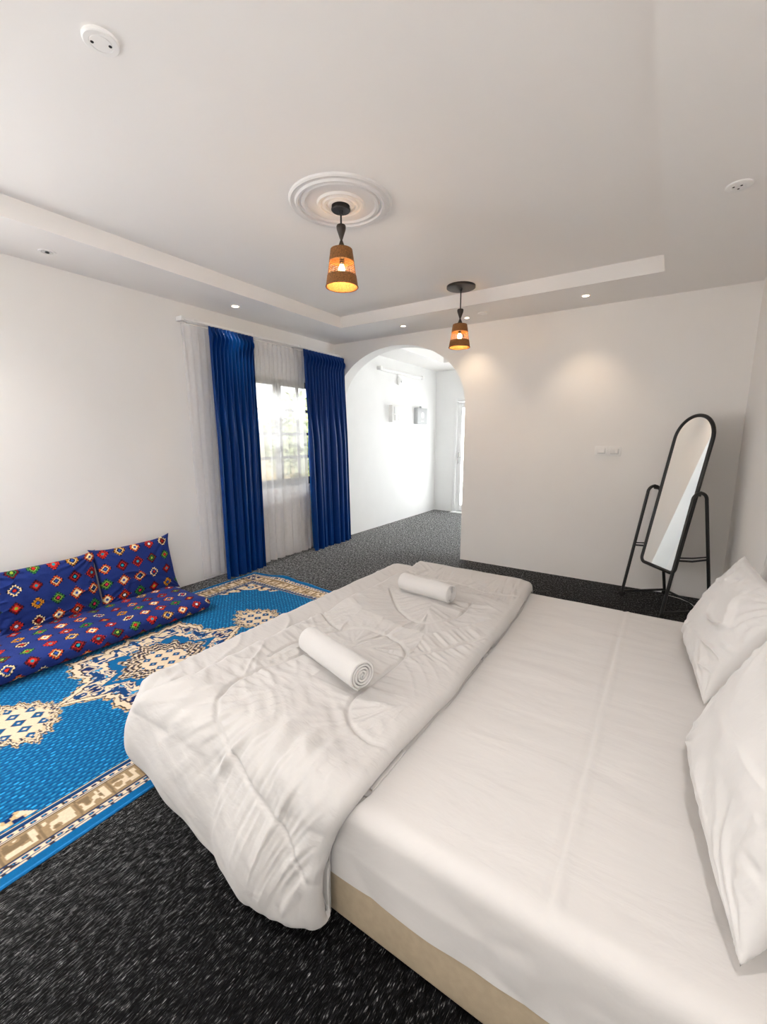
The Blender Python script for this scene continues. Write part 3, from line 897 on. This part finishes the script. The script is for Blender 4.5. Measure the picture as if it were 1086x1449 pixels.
# ------------------------------------------------------------------ rolled towels
def towel(label, p0, p1, rad):
    p0, p1 = Vector(p0), Vector(p1)
    ax = (p1-p0); ln = ax.length
    root = empty('rolled_towel', (p0+p1)/2, math.atan2(ax.y, ax.x))
    tag(root, label, 'towel', 'rolled towels on the duvet')
    # spiral roll of thick cloth: outer turn round, inner turns spiralling, seen at the ends
    nt_, nl = 420, 46
    turns = 4.6
    th = np.linspace(0, turns*2*PI, nt_)
    pitch = (rad-.008)/turns
    rr = .008+pitch*th/(2*PI)
    thick = pitch*.80
    ph = th-turns*2*PI-1.9
    xs = np.linspace(-ln/2, ln/2, nl)
    ext = []
    outer = np.stack([rr*np.cos(ph), rr*np.sin(ph)], -1)
    inner = np.stack([(rr-thick)*np.cos(ph), (rr-thick)*np.sin(ph)], -1)
    # rounded ends: the edges of the cloth are soft hems
    prof = [(-ln/2, .5)] + [(-ln/2+.006*(1-math.cos(k)), .5+.5*math.sin(k)) for k in np.linspace(.3, PI/2, 4)]
    xo = np.r_[np.array([p[0] for p in prof]), np.linspace(-ln/2+.02, ln/2-.02, 24), -np.array([p[0] for p in prof])[::-1]]
    fo = np.r_[np.array([p[1] for p in prof]), np.ones(24), np.array([p[1] for p in prof])[::-1]]
    loopx = np.r_[xo, xo[::-1]]; loopf = np.r_[fo, 1-fo[::-1]]
    Pq = np.empty((nt_, len(loopx), 3))
    wob = .0022*vnoise(np.repeat(th[:, None]*1.2, len(loopx), 1), np.repeat(loopx[None]*14, nt_, 0), 3)
    for j, (x, f) in enumerate(zip(loopx, loopf)):
        yz = inner*(1-f)+outer*f
        Pq[:, j, 0] = x*(1+.012*np.sin(th*.9)*.6)
        Pq[:, j, 1] = yz[:, 0]*(1+wob[:, j]/rad*f); Pq[:, j, 2] = yz[:, 1]*(1+wob[:, j]/rad*f)
    sq = Pq[..., 2]
    Pq[..., 2] = np.where(sq < -.75*rad, -.75*rad+(sq+.75*rad)*.35, sq)
    grid_mesh('towel_roll', Pq, M_towel, root, cv=True)
    zz = np.linspace(-ln/2+.01, ln/2-.01, 30)
    k = -1.9
    MB().tube([(x, (rad+.0005)*math.cos(k), (rad+.0005)*math.sin(k)) for x in zz], .003, 6).build('hem', M_towel, root)
    return root
towel('rolled white towel lying nearer the camera on the duvet', (-1.325, 1.385, .570), (-.925, 1.262, .570), .064)
towel('rolled white towel lying nearer the arch on the duvet', (-1.385, 2.345, .566), (-1.010, 2.285, .566), .060)

# ------------------------------------------------------------------ pillows
def pillow(label, xb, zb, lean, yc, w, h, t, seed, tilt=0.0, yaw=.09):
    root = empty('pillow', (xb, yc, zb), yaw)
    tag(root, label, 'pillow', 'white pillows against the right wall')
    # local x -> -y (so the front face looks towards -x), y -> up leaning to +x, z -> -x
    c, s_ = math.cos(lean), math.sin(lean)
    Mx = Matrix(((0, s_, -c), (-1, 0, 0), (0, c, s_))).to_4x4()
    Mx = Matrix.Rotation(tilt, 4, 'X') @ Mx @ Matrix.Translation((0, h/2, 0))
    stuffed('pillowcase', w, h, t, M_pillow, 190, 160, root, Mx, pinch=.012, ears=.018, wr=.016, seed=seed, power=.40)
    return root
pillow('front white pillow farther from the camera, below the mirror', .190, .462, .45, 2.375, .68, .475, .17, 3, tilt=0.02)
pillow('large white pillow nearest the camera at the right edge', .190, .462, .42, 1.345, .72, .50, .19, 21, tilt=-.03)
pillow('white pillow mostly hidden behind the far front pillow', .478, .455, .01, 2.56, .70, .43, .065, 12, tilt=0.0, yaw=0.0)

# ------------------------------------------------------------------ curtains and rail
CX = L+.105
rail = empty('curtain_rail', (CX, 3.68, 2.575))
tag(rail, 'white curtain rail along the left wall above the blue curtains', 'curtain rail')
MB().box((-.030, -1.14, -.012), (-.008, 1.165, .012), .004).build('rail_track', M_plast, rail)
MB().box((.018, -1.17, -.012), (.040, 1.165, .012), .004).build('rail_track', M_plast, rail)
MB().box((.022, -1.19, -.004), (.036, -.86, .010), .003).build('draw_rod', M_plast, rail)
for yy in (-1.05, -.35, .35, 1.05):
    MB().box((-.105, yy-.015, -.002), (.045, yy+.015, .018), .004).build('bracket', M_plast, rail)
for yy in (-1.19, 1.18):
    MB().box((-.04, yy-.016, -.022), (.048, yy+.016, .02), .006).build('end_cap', M_plast, rail)
MB().tube([(.02, 1.15, -.02), (.022, 1.155, -.35), (.02, 1.15, -.75)], .003, 8).build('draw_cord', M_grey, rail)

def curtain(name, label, cat, y0t, y1t, y0b, y1b, x, zt, zb, npl, amp, mat, seed, group, pinch=True, ny=260, nz=90, hemw=.0, header=.10):
    root = empty(name, (x, (y0t+y1t)/2, zb))
    tag(root, label, cat, group)
    s = np.linspace(0, 1, ny); h = np.linspace(0, 1, nz)
    Sg, Hg = np.meshgrid(s, h, indexing='ij')         # h: 0 top, 1 bottom
    warp = Sg + (.018*np.sin(Sg*2*PI*1.5+seed) + .016*vnoise(Sg*7, Hg*.8, seed+5))*sstep(.05, .6, Hg)*np.sin(Sg*PI)
    ph = warp*npl*2*PI
    low = .45+.55*sstep(.05, .5, Hg)
    merge = sstep(.05, .45, Hg)
    size = np.clip(1+.5*vnoise(Sg*npl*.7, Hg*.7, seed+2), .45, 1.4)
    deep = 2*np.abs(np.sin(ph*.25+.7))**.75-1.15
    ax = amp*low*((1-merge)*.8*np.sin(ph) + merge*deep*size + .12*np.sin(ph+1)*merge)
    if pinch:   # pinch pleats: fabric is gathered a hand below the header
        hz = header/(zt-zb)
        pz = np.exp(-((Hg-hz)/(hz*.55))**2)
        pl = np.maximum(0, np.cos(ph-PI/2))**6
        ax = ax*(1-.75*pz) + amp*.9*pl*pz
        flat = 1-sstep(0, hz*.9, Hg)
        ax = ax*(1-.55*flat)
    y = (y0t+(y1t-y0t)*Sg)*(1-Hg) + (y0b+(y1b-y0b)*Sg)*Hg + .012*vnoise(Sg*npl*.6, Hg*1.3, seed+9)*np.sin(Sg*PI)*Hg
    z = zt-(zt-zb)*Hg + .006*np.sin(ph)*Hg*0
    Pq = np.stack([ax, y-(y0t+y1t)/2, z-zb], -1)
    grid_mesh('curtain_panel', Pq, mat, root)
    # turned-up hem and stiff header tape as separate strips of cloth
    nh = max(4, int(nz*.10/(zt-zb)*1.0)+3)
    off = .004
    grid_mesh('header_tape', Pq[:, :max(4, int(nz*header/(zt-zb))+1)]-np.array([off, 0, 0]), mat, root)
    if hemw > 0:
        k = max(4, int(nz*hemw/(zt-zb))+1)
        grid_mesh('hem', Pq[:, -k:]-np.array([off, 0, 0]), mat, root)
    return root
ZT_ = 2.549
curtain('blue_curtain', 'royal blue pleated curtain left of the white centre voile', 'curtain', 2.735, 3.275, 2.745, 3.285, CX+.075, ZT_, .012, 12, .058, M_blue, 1, 'royal blue curtains')
curtain('blue_curtain', 'royal blue pleated curtain beside the arch', 'curtain', 4.035, 4.825, 4.115, 4.905, CX+.075, ZT_, .015, 14, .056, M_blue, 4, 'royal blue curtains')
curtain('sheer_curtain', 'narrow white voile curtain at the outer left end of the rail', 'curtain', 2.505, 2.80, 2.545, 2.80, CX-.012, ZT_-.005, .05, 4, .014, M_voile, 7, 'white voile curtains', hemw=.22, header=.13)
curtain('sheer_curtain', 'wide white voile curtain over the window between the blue curtains', 'curtain', 3.20, 4.12, 3.22, 4.16, CX-.016, ZT_-.005, .02, 14, .028, M_voile, 9, 'white voile curtains', hemw=.12, header=.12)

# ------------------------------------------------------------------ pendants
def pendant(label, x, y, canopy_r, canopy_h, cone_z, dz_shade):
    root = empty('pendant_lamp', (x, y, CT))
    tag(root, label, 'pendant lamp', 'rattan pendant lamps')
    base = MB().lathe([(0, -canopy_h), (canopy_r*.92, -canopy_h), (canopy_r, -canopy_h+.005), (canopy_r, 0), (0, 0)], 48).build('canopy', M_dkplate, root)
    MB().tube([(0, 0, -canopy_h+.001), (0, 0, cone_z)], .0055, 10).build('stem', M_black, root)
    MB().lathe([(0, -canopy_h-.02), (.012, -canopy_h-.02), (.014, -canopy_h), (0, -canopy_h)], 20).build('stem_collar', M_black, root)
    c = cone_z
    MB().lathe([(0, c+.004), (.026, c+.004), (.029, c-.004), (.027, c-.02), (.009, c-.072), (.006, c-.078), (.009, c-.085), (.022, c-.118), (.025, c-.134), (0, c-.134)], 32).build('turned_wood_holder', M_dkwood, root)
    st = c-.130; H = dz_shade
    sb = st-H
    rt, rb = .066, .099
    rad = lambda z: rt+(rb-rt)*(st-z)/H
    shade = empty('lamp_shade', (0, 0, 0)); shade.parent = root
    def band(z0, z1, name):
        n = 18
        pr = []
        for i in range(n+1):
            z = z0+(z1-z0)*i/n
            pr.append((rad(z)+.0022*(1 if i % 2 else -1)*.5, z))
        pr += [(r-.004, z) for r, z in pr[::-1]]
        return MB().lathe(pr, 72, closed=True).build(name, M_rattan, shade, angle=80)
    z1 = st-.34*H; z2 = st-.70*H
    band(st, z1, 'upper_band'); band(z2, sb, 'lower_band')
    b = MB()
    for k in range(3):
        a = 2*PI*k/3+.4
        b.tube([(.012*math.cos(a), .012*math.sin(a), st-.004), ((rt-.003)*math.cos(a), (rt-.003)*math.sin(a), st-.004)], .0018, 6)
    b.lathe([(.010, st-.008), (.016, st-.008), (.016, st), (.010, st)], 20, closed=True)
    b.build('spider_ring', M_black, shade)
    b = MB()
    for i in range(7):
        z = z1+(z2-z1)*(i+.5)/7
        r = rad(z)-.002
        b.tube([(r*math.cos(2*PI*k/48), r*math.sin(2*PI*k/48), z) for k in range(48)], .0017, 6, closed=True)
    for k in range(18):
        a = 2*PI*k/18
        b.tube([((rad(z)-.0025)*math.cos(a), (rad(z)-.0025)*math.sin(a), z) for z in (z1+.004, z2-.004)], .0013, 6)
    b.build('open_weave', M_rattan, shade)
    r = rb
    MB().tube([(r*math.cos(2*PI*k/64), r*math.sin(2*PI*k/64), sb) for k in range(64)], .0035, 8, closed=True).build('rim', M_rattan, shade)
    bz = st-.53*H
    MB().lathe([(0, st-.004), (.014, st-.004), (.014, bz+.036), (.011, bz+.030), (0, bz+.030)], 20).build('lamp_socket', M_black, root)
    MB().lathe([(0, bz+.032), (.010, bz+.028), (.018, bz+.012), (.021, bz), (.018, bz-.012), (.010, bz-.020), (0, bz-.022)], 24).build('bulb', M_bulb, root)
    return root, bz
P1R, bz1 = pendant('rattan pendant lamp hanging from the white ceiling medallion', -1.795, 2.262, .058, .030, -.112, .215)
P2R, bz2 = pendant('rattan pendant lamp hanging in front of the arch', -1.752, 3.975, .132, .022, -.205, .205)

# plaster medallion round the first lamp
mz = CT
med = MB().lathe([(0.055, mz-0.000), (0.055, mz-0.020), (0.070, mz-0.020), (0.075, mz-0.012), (0.085, mz-0.012), (0.090, mz-0.022), (0.102, mz-0.022), (0.108, mz-0.012), (0.116, mz-0.012), (0.122, mz-0.020), (0.134, mz-0.020), (0.141, mz-0.008), (0.204, mz-0.008), (0.213, mz-0.018), (0.226, mz-0.018), (0.235, mz-0.010), (0.245, mz-0.012), (0.250, mz-0.022), (0.262, mz-0.022), (0.270, mz-0.012), (0.285, mz-0.011), (0.294, mz-0.015), (0.303, mz-0.009), (0.306, mz-0.000)], 96,
                 c=(-1.775, 2.235, 0)).build('ceiling_medallion', M_plaster, angle=28)
tag(med, 'round white plaster ceiling medallion with raised rings above a pendant', 'ceiling medallion')

# ------------------------------------------------------------------ recessed spots and ceiling plates
def spot(label, x, y, lit, r=.042, rz=0):
    root = empty('recessed_spotlight', (x, y, CS), rz)
    tag(root, label, 'spotlight', 'recessed ceiling spotlights')
    MB().lathe([(r*.70, .0), (r*.70, -.004), (r*.95, -.006), (r, -.003), (r, 0)], 36, closed=True).build('trim_ring', M_plast, root)
    MB().lathe([(r*.69, -.001), (r*.5, -.0035), (0, -.0045)], 32).build('lens', M_spotlens if lit else M_spotoff, root)
    if not lit:
        MB().lathe([(r*.26, -.0046), (r*.2, -.008), (0, -.008)], 24).build('lamp_cap', M_hole, root)
    return root
spot('unlit recessed spotlight near the left edge of the ceiling border', -3.70, 1.42, False, .052)
spot('lit recessed spotlight above the left end of the curtain rail', -3.66, 2.94, True, .046)
spot('lit recessed spotlight above the left side of the arch', -2.68, 4.49, True, .036)
spot('lit recessed spotlight beside the pendant hanging at the arch', -1.935, 4.565, True, .030)
spot('lit recessed spotlight above the wall switches', -.755, 4.465, True, .040)

p = empty('round_ceiling_plate', (-1.728, 4.49, CS)); tag(p, 'small pale round ceiling fitting beside the spotlight near the arch pendant', 'ceiling fitting')
MB().lathe([(.052, 0), (.052, -.006), (.040, -.014), (0, -.016)], 32).build('plate', M_plast, p)
MB().lathe([(.022, -.0152), (.014, -.020), (0, -.020)], 24).build('plate_button', M_plast, p)

p = empty('ceiling_cover', (-1.805, .937, CT), .5); tag(p, 'large round white ceiling cover with two dark holes', 'ceiling fitting')
MB().lathe([(.058, 0), (.058, -.010), (.054, -.013), (.038, -.0135), (.036, -.0115), (.034, -.0135), (0, -.0135)], 56).build('cover_plate', M_plast, p, angle=30)
for sx in (-1, 1):
    MB().lathe([(.0058, -.0132), (.0052, -.0148), (0, -.0148)], 16, c=(sx*.025, sx*.012, 0)).build('screw_hole', M_hole, p)
p = empty('ceiling_cover', (.171, 3.013, CS), .3); tag(p, 'small round white ceiling cover with three dark holes', 'ceiling fitting')
MB().lathe([(.058, 0), (.057, -.006), (.050, -.010), (.030, -.0105), (.028, -.009), (.026, -.0105), (0, -.0105)], 48).build('cover_plate', M_plast, p, angle=30)
for ax, ay in ((-.026, -.008), (.004, -.018), (.004, .014)):
    MB().lathe([(.0055, -.0102), (.0048, -.0118), (0, -.0118)], 14, c=(ax, ay, 0)).build('screw_hole', M_hole, p)

# ------------------------------------------------------------------ wall switches
def switch(label, x, z, two):
    root = empty('wall_switch', (x, D, z)); tag(root, label, 'switch', 'white wall switches')
    MB().box((-.058, -.010, -.045), (.058, 0, .045), .004, 2).build('switch_plate', M_plast, root)
    MB().box((-.034, -.013, -.024), (.034, -.009, .024), .003, 2).build('bezel', M_grey if False else M_plaster, root)
    if two:
        for s_ in (-1, 1):
            MB().box((s_*.0155-.0145, -.017, -.021), (s_*.0155+.0145, -.012, .021), .002, 1).build('rocker', M_plast, root)
    else:
        MB().box((-.030, -.017, -.021), (.030, -.012, .021), .002, 1).build('rocker', M_plast, root)
    b = MB()
    b.box((-.0355, -.0112, -.0275), (.0355, -.0098, -.0245)); b.box((.0345, -.0112, -.0275), (.0368, -.0098, .024))
    b.build('painted_shadow', M_grey, root)  # grey strips imitate shade below and right of the bezel
    return root
switch('left white switch plate of the pair on the back wall', -.566, 1.363, False)
switch('right white switch plate of the pair, beside the mirror', -.447, 1.360, True)

# ------------------------------------------------------------------ standing mirror
def standing_mirror():
    th = math.radians(38.1)                     # the glass looks along (-cos, -sin)
    root = empty('standing_mirror', (.085, 4.455, 0))
    tag(root, 'arched standing mirror in a black tube frame by the back wall', 'mirror')
    n = Vector((-math.cos(th), -math.sin(th), 0)); a = Vector((math.sin(th), -math.cos(th), 0)); up = Vector((0, 0, 1))
    t = math.radians(10.0)
    vdir = (up*math.cos(t) - n*math.sin(t)).normalized()
    nd = (n*math.cos(t) + up*math.sin(t)).normalized()
    c = Vector((0, 0, 1.035)) + a*.022
    w, v0, v1 = .200, -.672, .650
    def pt(l, v, d=0.0): return c + a*l + vdir*v + nd*d
    out = []
    rc = .045
    out += [(-w+rc-rc*math.sin(k), v0+rc-rc*math.cos(k)) for k in np.linspace(0, PI/2, 6)]
    out += [(-w, v) for v in np.linspace(v0+.1, v1-w-.05, 12)]
    out += [(-w*math.cos(k), v1-w+w*math.sin(k)) for k in np.linspace(0, PI, 33)]
    out += [(w, v) for v in np.linspace(v1-w-.05, v0+.1, 12)]
    out += [(w-rc+rc*math.cos(k), v0+rc-rc*math.sin(k)) for k in np.linspace(0, PI/2, 6)]
    MB().tube([pt(l, v) for l, v in out], .0155, 12, closed=True).build('mirror_frame', M_black, root)
    b = MB()
    A = [b.bm.verts.new(pt(l*.97, v0*.0+v if True else v, .003)) for l, v in out]
    b.bm.faces.new(A)
    mg = b.build('mirror_glass', M_mirror, root, smooth=False)
    b = MB()
    A = [b.bm.verts.new(pt(l*.97, v, -.004)) for l, v in out]; B = [b.bm.verts.new(pt(l*.97, v, .001)) for l, v in out]
    b.bm.faces.new(A[::-1]); b.bm.faces.new(B)
    for i in range(len(out)): b.bm.faces.new((A[i], A[(i+1) % len(out)], B[(i+1) % len(out)], B[i]))
    b.build('mirror_backing', M_black, root, smooth=False)
    for sd in (-1, 1):
        l = sd*.262
        def fp(d, z): return a*l + n*d + up*z
        apex = 1.055; rr = .060
        path = [fp(.215, .045), fp(.105, .52)]
        legf = [fp(.215-(.215-rr)*k, .045+(apex-rr-.045)*k) for k in np.linspace(0, 1, 10)]
        arc = [fp(rr*math.cos(k), apex-rr+rr*math.sin(k)) for k in np.linspace(0.1, PI-.1, 12)]
        legb = [fp(-rr-(.215-rr)*k, apex-rr-(apex-rr-.045)*k) for k in np.linspace(0, 1, 10)]
        fr = MB().tube(legf+arc+legb, .0132, 12).build('side_frame', M_black, root)
        dz = .50; dx = .215-(.215-rr)*(dz-.045)/(apex-rr-.045)
        MB().tube([fp(dx, dz), fp(0, dz-.012), fp(-dx, dz)], .008, 10).build('crossbar', M_black, fr)
        MB().tube([fp(dx*.98, dz+.022), fp(0, dz+.016), fp(-dx*.98, dz+.022)], .006, 10).build('crossbar', M_black, fr)
        MB().tube([fp(.215, .05), fp(-.215, .05)], .0105, 10).build('base_rail', M_black, fr)
        MB().tube([fp(0, apex), fp(0, apex+.014)], [.012, .009], 12).build('pivot_knob', M_black, fr)
        MB().tube([a*l+up*1.035, a*(sd*.215+.01)+up*1.035], .008, 10).build('pivot', M_black, fr)
        for d in (.215, -.215):
            cc = fp(d, .022)
            MB().tube([cc-a*.009, cc+a*.009], .021, 18).tube([cc+up*.01, cc+up*.035], .010, 10).build('caster', M_blackrub, fr)
    # rear stretcher that ties both side frames together
    MB().tube([a*-.262-n*.215+up*.05, a*.262-n*.215+up*.05], .010, 10).build('rear_stretcher', M_black, root)
    return root
standing_mirror()
cord = MB().tube([(.13, 4.77, .006), (.22, 4.73, .006), (.29, 4.66, .006), (.325, 4.56, .006), (.34, 4.46, .006), (.36, 4.36, .006)], .0026, 8).build('power_cord', M_plast)
tag(cord, 'thin white cord on the carpet behind the standing mirror', 'cord')

# ------------------------------------------------------------------ things on the alcove wall
t = empty('tube_light', (L, 6.6, 2.575)); tag(t, 'long white tube light high on the wall seen through the arch', 'tube light')
MB().box((0, -.72, -.03), (.045, .72, .03), .008).build('light_housing', M_plast, t)
MB().tube([(.062, -.68, -.005), (.062, .68, -.005)], .016, 14).build('tube', M_white_frame, t)
for yy in (-.70, .70): MB().box((.03, yy-.03, -.032), (.085, yy+.03, .03), .008).build('end_cap', M_plast, t)
t = empty('door_chime', (L, 6.55, 2.445)); tag(t, 'small white rounded box under the tube light', 'door chime')
MB().box((0, -.055, -.075), (.045, .055, .075), .02, 3).build('chime_body', M_plast, t)
MB().box((.044, .0, -.03), (.049, .03, .0), .004).build('chime_grille', M_grey, t)
t = empty('breaker_box', (L, 6.56, 1.885)); tag(t, 'white breaker box on the alcove wall left of the grey box', 'breaker box')
MB().box((0, -.31, -.135), (.07, .31, .135), .01).build('box_body', M_plast, t)
MB().box((.07, -.27, .0), (.085, .25, .115), .006).build('box_cover', M_white_frame, t)
for k in range(9):
    MB().box((.068, -.25+k*.054, -.115), (.09, -.205+k*.054, -.02), .004).build('breaker', M_plast, t)
MB().box((.001, -.325, -.14), (.075, -.309, .14), .004).build('side_trim', M_plast, t)
t = empty('meter_box', (L, 7.29, 1.885)); tag(t, 'grey square box with a round white mark on the alcove wall', 'meter box')
MB().box((0, -.185, -.15), (.08, .185, .14), .008).build('box_body', M_grey, t)
MB().lathe([(.0, .0), (.055, .0), (.055, .004), (0, .004)], 24, M=Matrix.Translation((.08, 0, .01)) @ Matrix.Rotation(PI/2, 4, 'Y')).build('round_mark', M_plast, t)
MB().box((.02, -.02, .14), (.05, .02, .175), .004).build('cable_gland', M_grey, t)
MB().box((.08, -.05, -.105), (.083, .04, -.088)).build('mark_strip', M_plast, t)

# ------------------------------------------------------------------ outside the windows
structure(MB().box((-14, -3, -.5), (L-.25, 14, -.3)).build('ground', M_ground))
yw = MB().box((-9.2, -1, -.3), (-8.9, 12, 1.5)).box((-9.26, -1, 1.5), (-8.84, 12, 1.6)).build('garden_wall', M_yard)
tag(yw, 'ochre garden wall seen faintly through the voile', 'garden wall')
rs = np.random.RandomState(5)
def tree(label, x, y, h, r):
    root = empty('garden_tree', (x, y, -.3)); tag(root, label, 'tree', 'trees outside the window')
    MB().tube([(0, 0, 0), (.05, .03, h*.3), (0, -.04, h*.55), (.03, 0, h*.8)], [.10, .08, .06, .03], 10).build('trunk', M_bark, root)
    n = 1500
    d = rs.normal(size=(n, 3)); d /= np.linalg.norm(d, axis=1)[:, None]
    c = d*(r*rs.rand(n, 1)**.4)*np.array([1, 1, 1.25]) + np.array([0, 0, h*.68])
    e1 = rs.normal(size=(n, 3)); e1 /= np.linalg.norm(e1, axis=1)[:, None]
    e2 = np.cross(e1, d); e2 /= np.linalg.norm(e2, axis=1)[:, None]+1e-6
    s_ = (.07+.06*rs.rand(n, 1))
    V = np.stack([c-e1*s_, c+e2*s_*.5, c+e1*s_, c-e2*s_*.5], 1).reshape(-1, 3)
    raw_mesh('foliage', V, np.arange(4*n).reshape(-1, 4), M_leaf, root)
tree('leafy tree outside, in the left half of the window', -7.3, 4.9, 3.0, .85)
tree('leafy tree outside, in the right half of the window', -7.0, 7.1, 2.6, .8)

# ------------------------------------------------------------------ light
w = bpy.data.worlds.new('sky'); scene.world = w; w.use_nodes = True
nt = w.node_tree; bg = nt.nodes['Background']
sky = N(nt, 'ShaderNodeTexSky', sky_type='HOSEK_WILKIE'); sky.turbidity = 6.0; sky.sun_direction = Vector((.35, -.6, .7)).normalized()
mix = N(nt, 'ShaderNodeMix', data_type='RGBA'); mix.inputs['Factor'].default_value = .72
mix.inputs['B'].default_value = (1, .99, .97, 1)
nt.links.new(sky.outputs['Color'], mix.inputs['A']); nt.links.new(mix.outputs['Result'], bg.inputs['Color'])
bg.inputs['Strength'].default_value = 2.6

def area(name, loc, rot, sx, sy, power, col=(1, 1, 1), spread=180):
    l = bpy.data.lights.new(name, 'AREA'); l.shape = 'RECTANGLE'; l.size = sx; l.size_y = sy
    l.energy = power; l.color = col; l.spread = math.radians(spread)
    o = bpy.data.objects.new(name, l); o.location = loc; o.rotation_euler = rot; COL.objects.link(o)
    return o
# daylight at the alcove window and door, plus added fill lamps
area('right_window_fill', (R+.06, (W5[0]+W5[1])/2, (W5[2]+W5[3])/2), (0, PI/2, 0), W5[3]-W5[2], W5[1]-W5[0], 16, (1, .99, .985))  # fill lamp at the added right window
area('near_window_fill', (L-.04, (W4[0]+W4[1])/2, (W4[2]+W4[3])/2), (0, -PI/2, 0), W4[3]-W4[2], W4[1]-W4[0], 25, (1, .985, .97))  # fill lamp at the added near window
area('outside_left_fill', (L-1.0, (W1[0]+W1[1])/2, 3.05), (0, math.radians(-48), 0), 1.3, 1.7, 190, (1, .99, .98))  # added lamp outside, out of view, standing in for sky light
area('alcove_window_daylight', (AR+.35, (W3[0]+W3[1])/2, (W3[2]+W3[3])/2), (0, PI/2, 0), W3[3]-W3[2], W3[1]-W3[0], 46, (1, 1, 1))
area('door_daylight', ((DR[0]+DR[1])/2, AD+.3, 1.15), (-PI/2, 0, 0), .9, 2.0, 52, (1, 1, 1))

def lamp(name, loc, power, col, r=.02):
    l = bpy.data.lights.new(name, 'POINT'); l.energy = power; l.color = col; l.shadow_soft_size = r
    o = bpy.data.objects.new(name, l); o.location = loc; COL.objects.link(o)
lamp('pendant_bulb_light', (-1.795, 2.262, CT+bz1-.035), 2.4, (1, .64, .32))
lamp('pendant_bulb_light', (-1.752, 3.975, CT+bz2-.035), 2.4, (1, .64, .32))
def spotlamp(x, y, power, cone=95):
    l = bpy.data.lights.new('spot_beam', 'SPOT'); l.energy = power; l.color = (1, .76, .52) if cone < 100 else (1, .955, .925); l.spot_size = math.radians(cone); l.spot_blend = .9; l.shadow_soft_size = .02
    o = bpy.data.objects.new('spot_beam', l); o.location = (x, y, CS-.02); COL.objects.link(o)
for x, y in ((-3.66, 2.94), (-2.68, 4.49), (-1.935, 4.565), (-.755, 4.465)):
    spotlamp(x, y, 13)
# unseen spots added beside and behind the camera to brighten the room
for lab, x, y in (('added unseen spotlight above the near end of the headboard wall', .185, .55),
                  ('added unseen spotlight in the border behind the camera, right of the middle', -.755, -1.27),
                  ('added unseen spotlight in the border behind the camera, at the middle', -1.75, -1.27),
                  ('added unseen spotlight in the border behind the camera, left of the middle', -2.68, -1.27),
                  ('added unseen spotlight in the left border behind the camera', -3.68, -.10)):
    spot(lab, x, y, True, .04)
    spotlamp(x, y, 120 if x < -3 else (46 if y > 0 else 13), 150)

# ------------------------------------------------------------------ camera
cam = bpy.data.cameras.new('camera'); co = bpy.data.objects.new('camera', cam); COL.objects.link(co)
cam.sensor_fit = 'VERTICAL'; cam.sensor_height = 36.0; cam.lens = 608.65/1449*36
cam.clip_start = .02; cam.clip_end = 200
co.location = (0, 0, 1.5)
co.rotation_euler = (math.radians(90-9.92), 0, math.radians(33.31))
scene.camera = co

vs = scene.view_settings
scene.display_settings.display_device = 'sRGB'
vs.view_transform = 'Standard'; vs.look = 'None'; vs.gamma = 1.0; vs.exposure = 0.62; vs.use_curve_mapping = False
cy = scene.cycles
cy.use_denoising = True
cy.max_bounces = 12; cy.diffuse_bounces = 8; cy.glossy_bounces = 6; cy.transmission_bounces = 8; cy.transparent_max_bounces = 16
cy.sample_clamp_indirect = 8.0
cy.caustics_reflective = False; cy.caustics_refractive = False
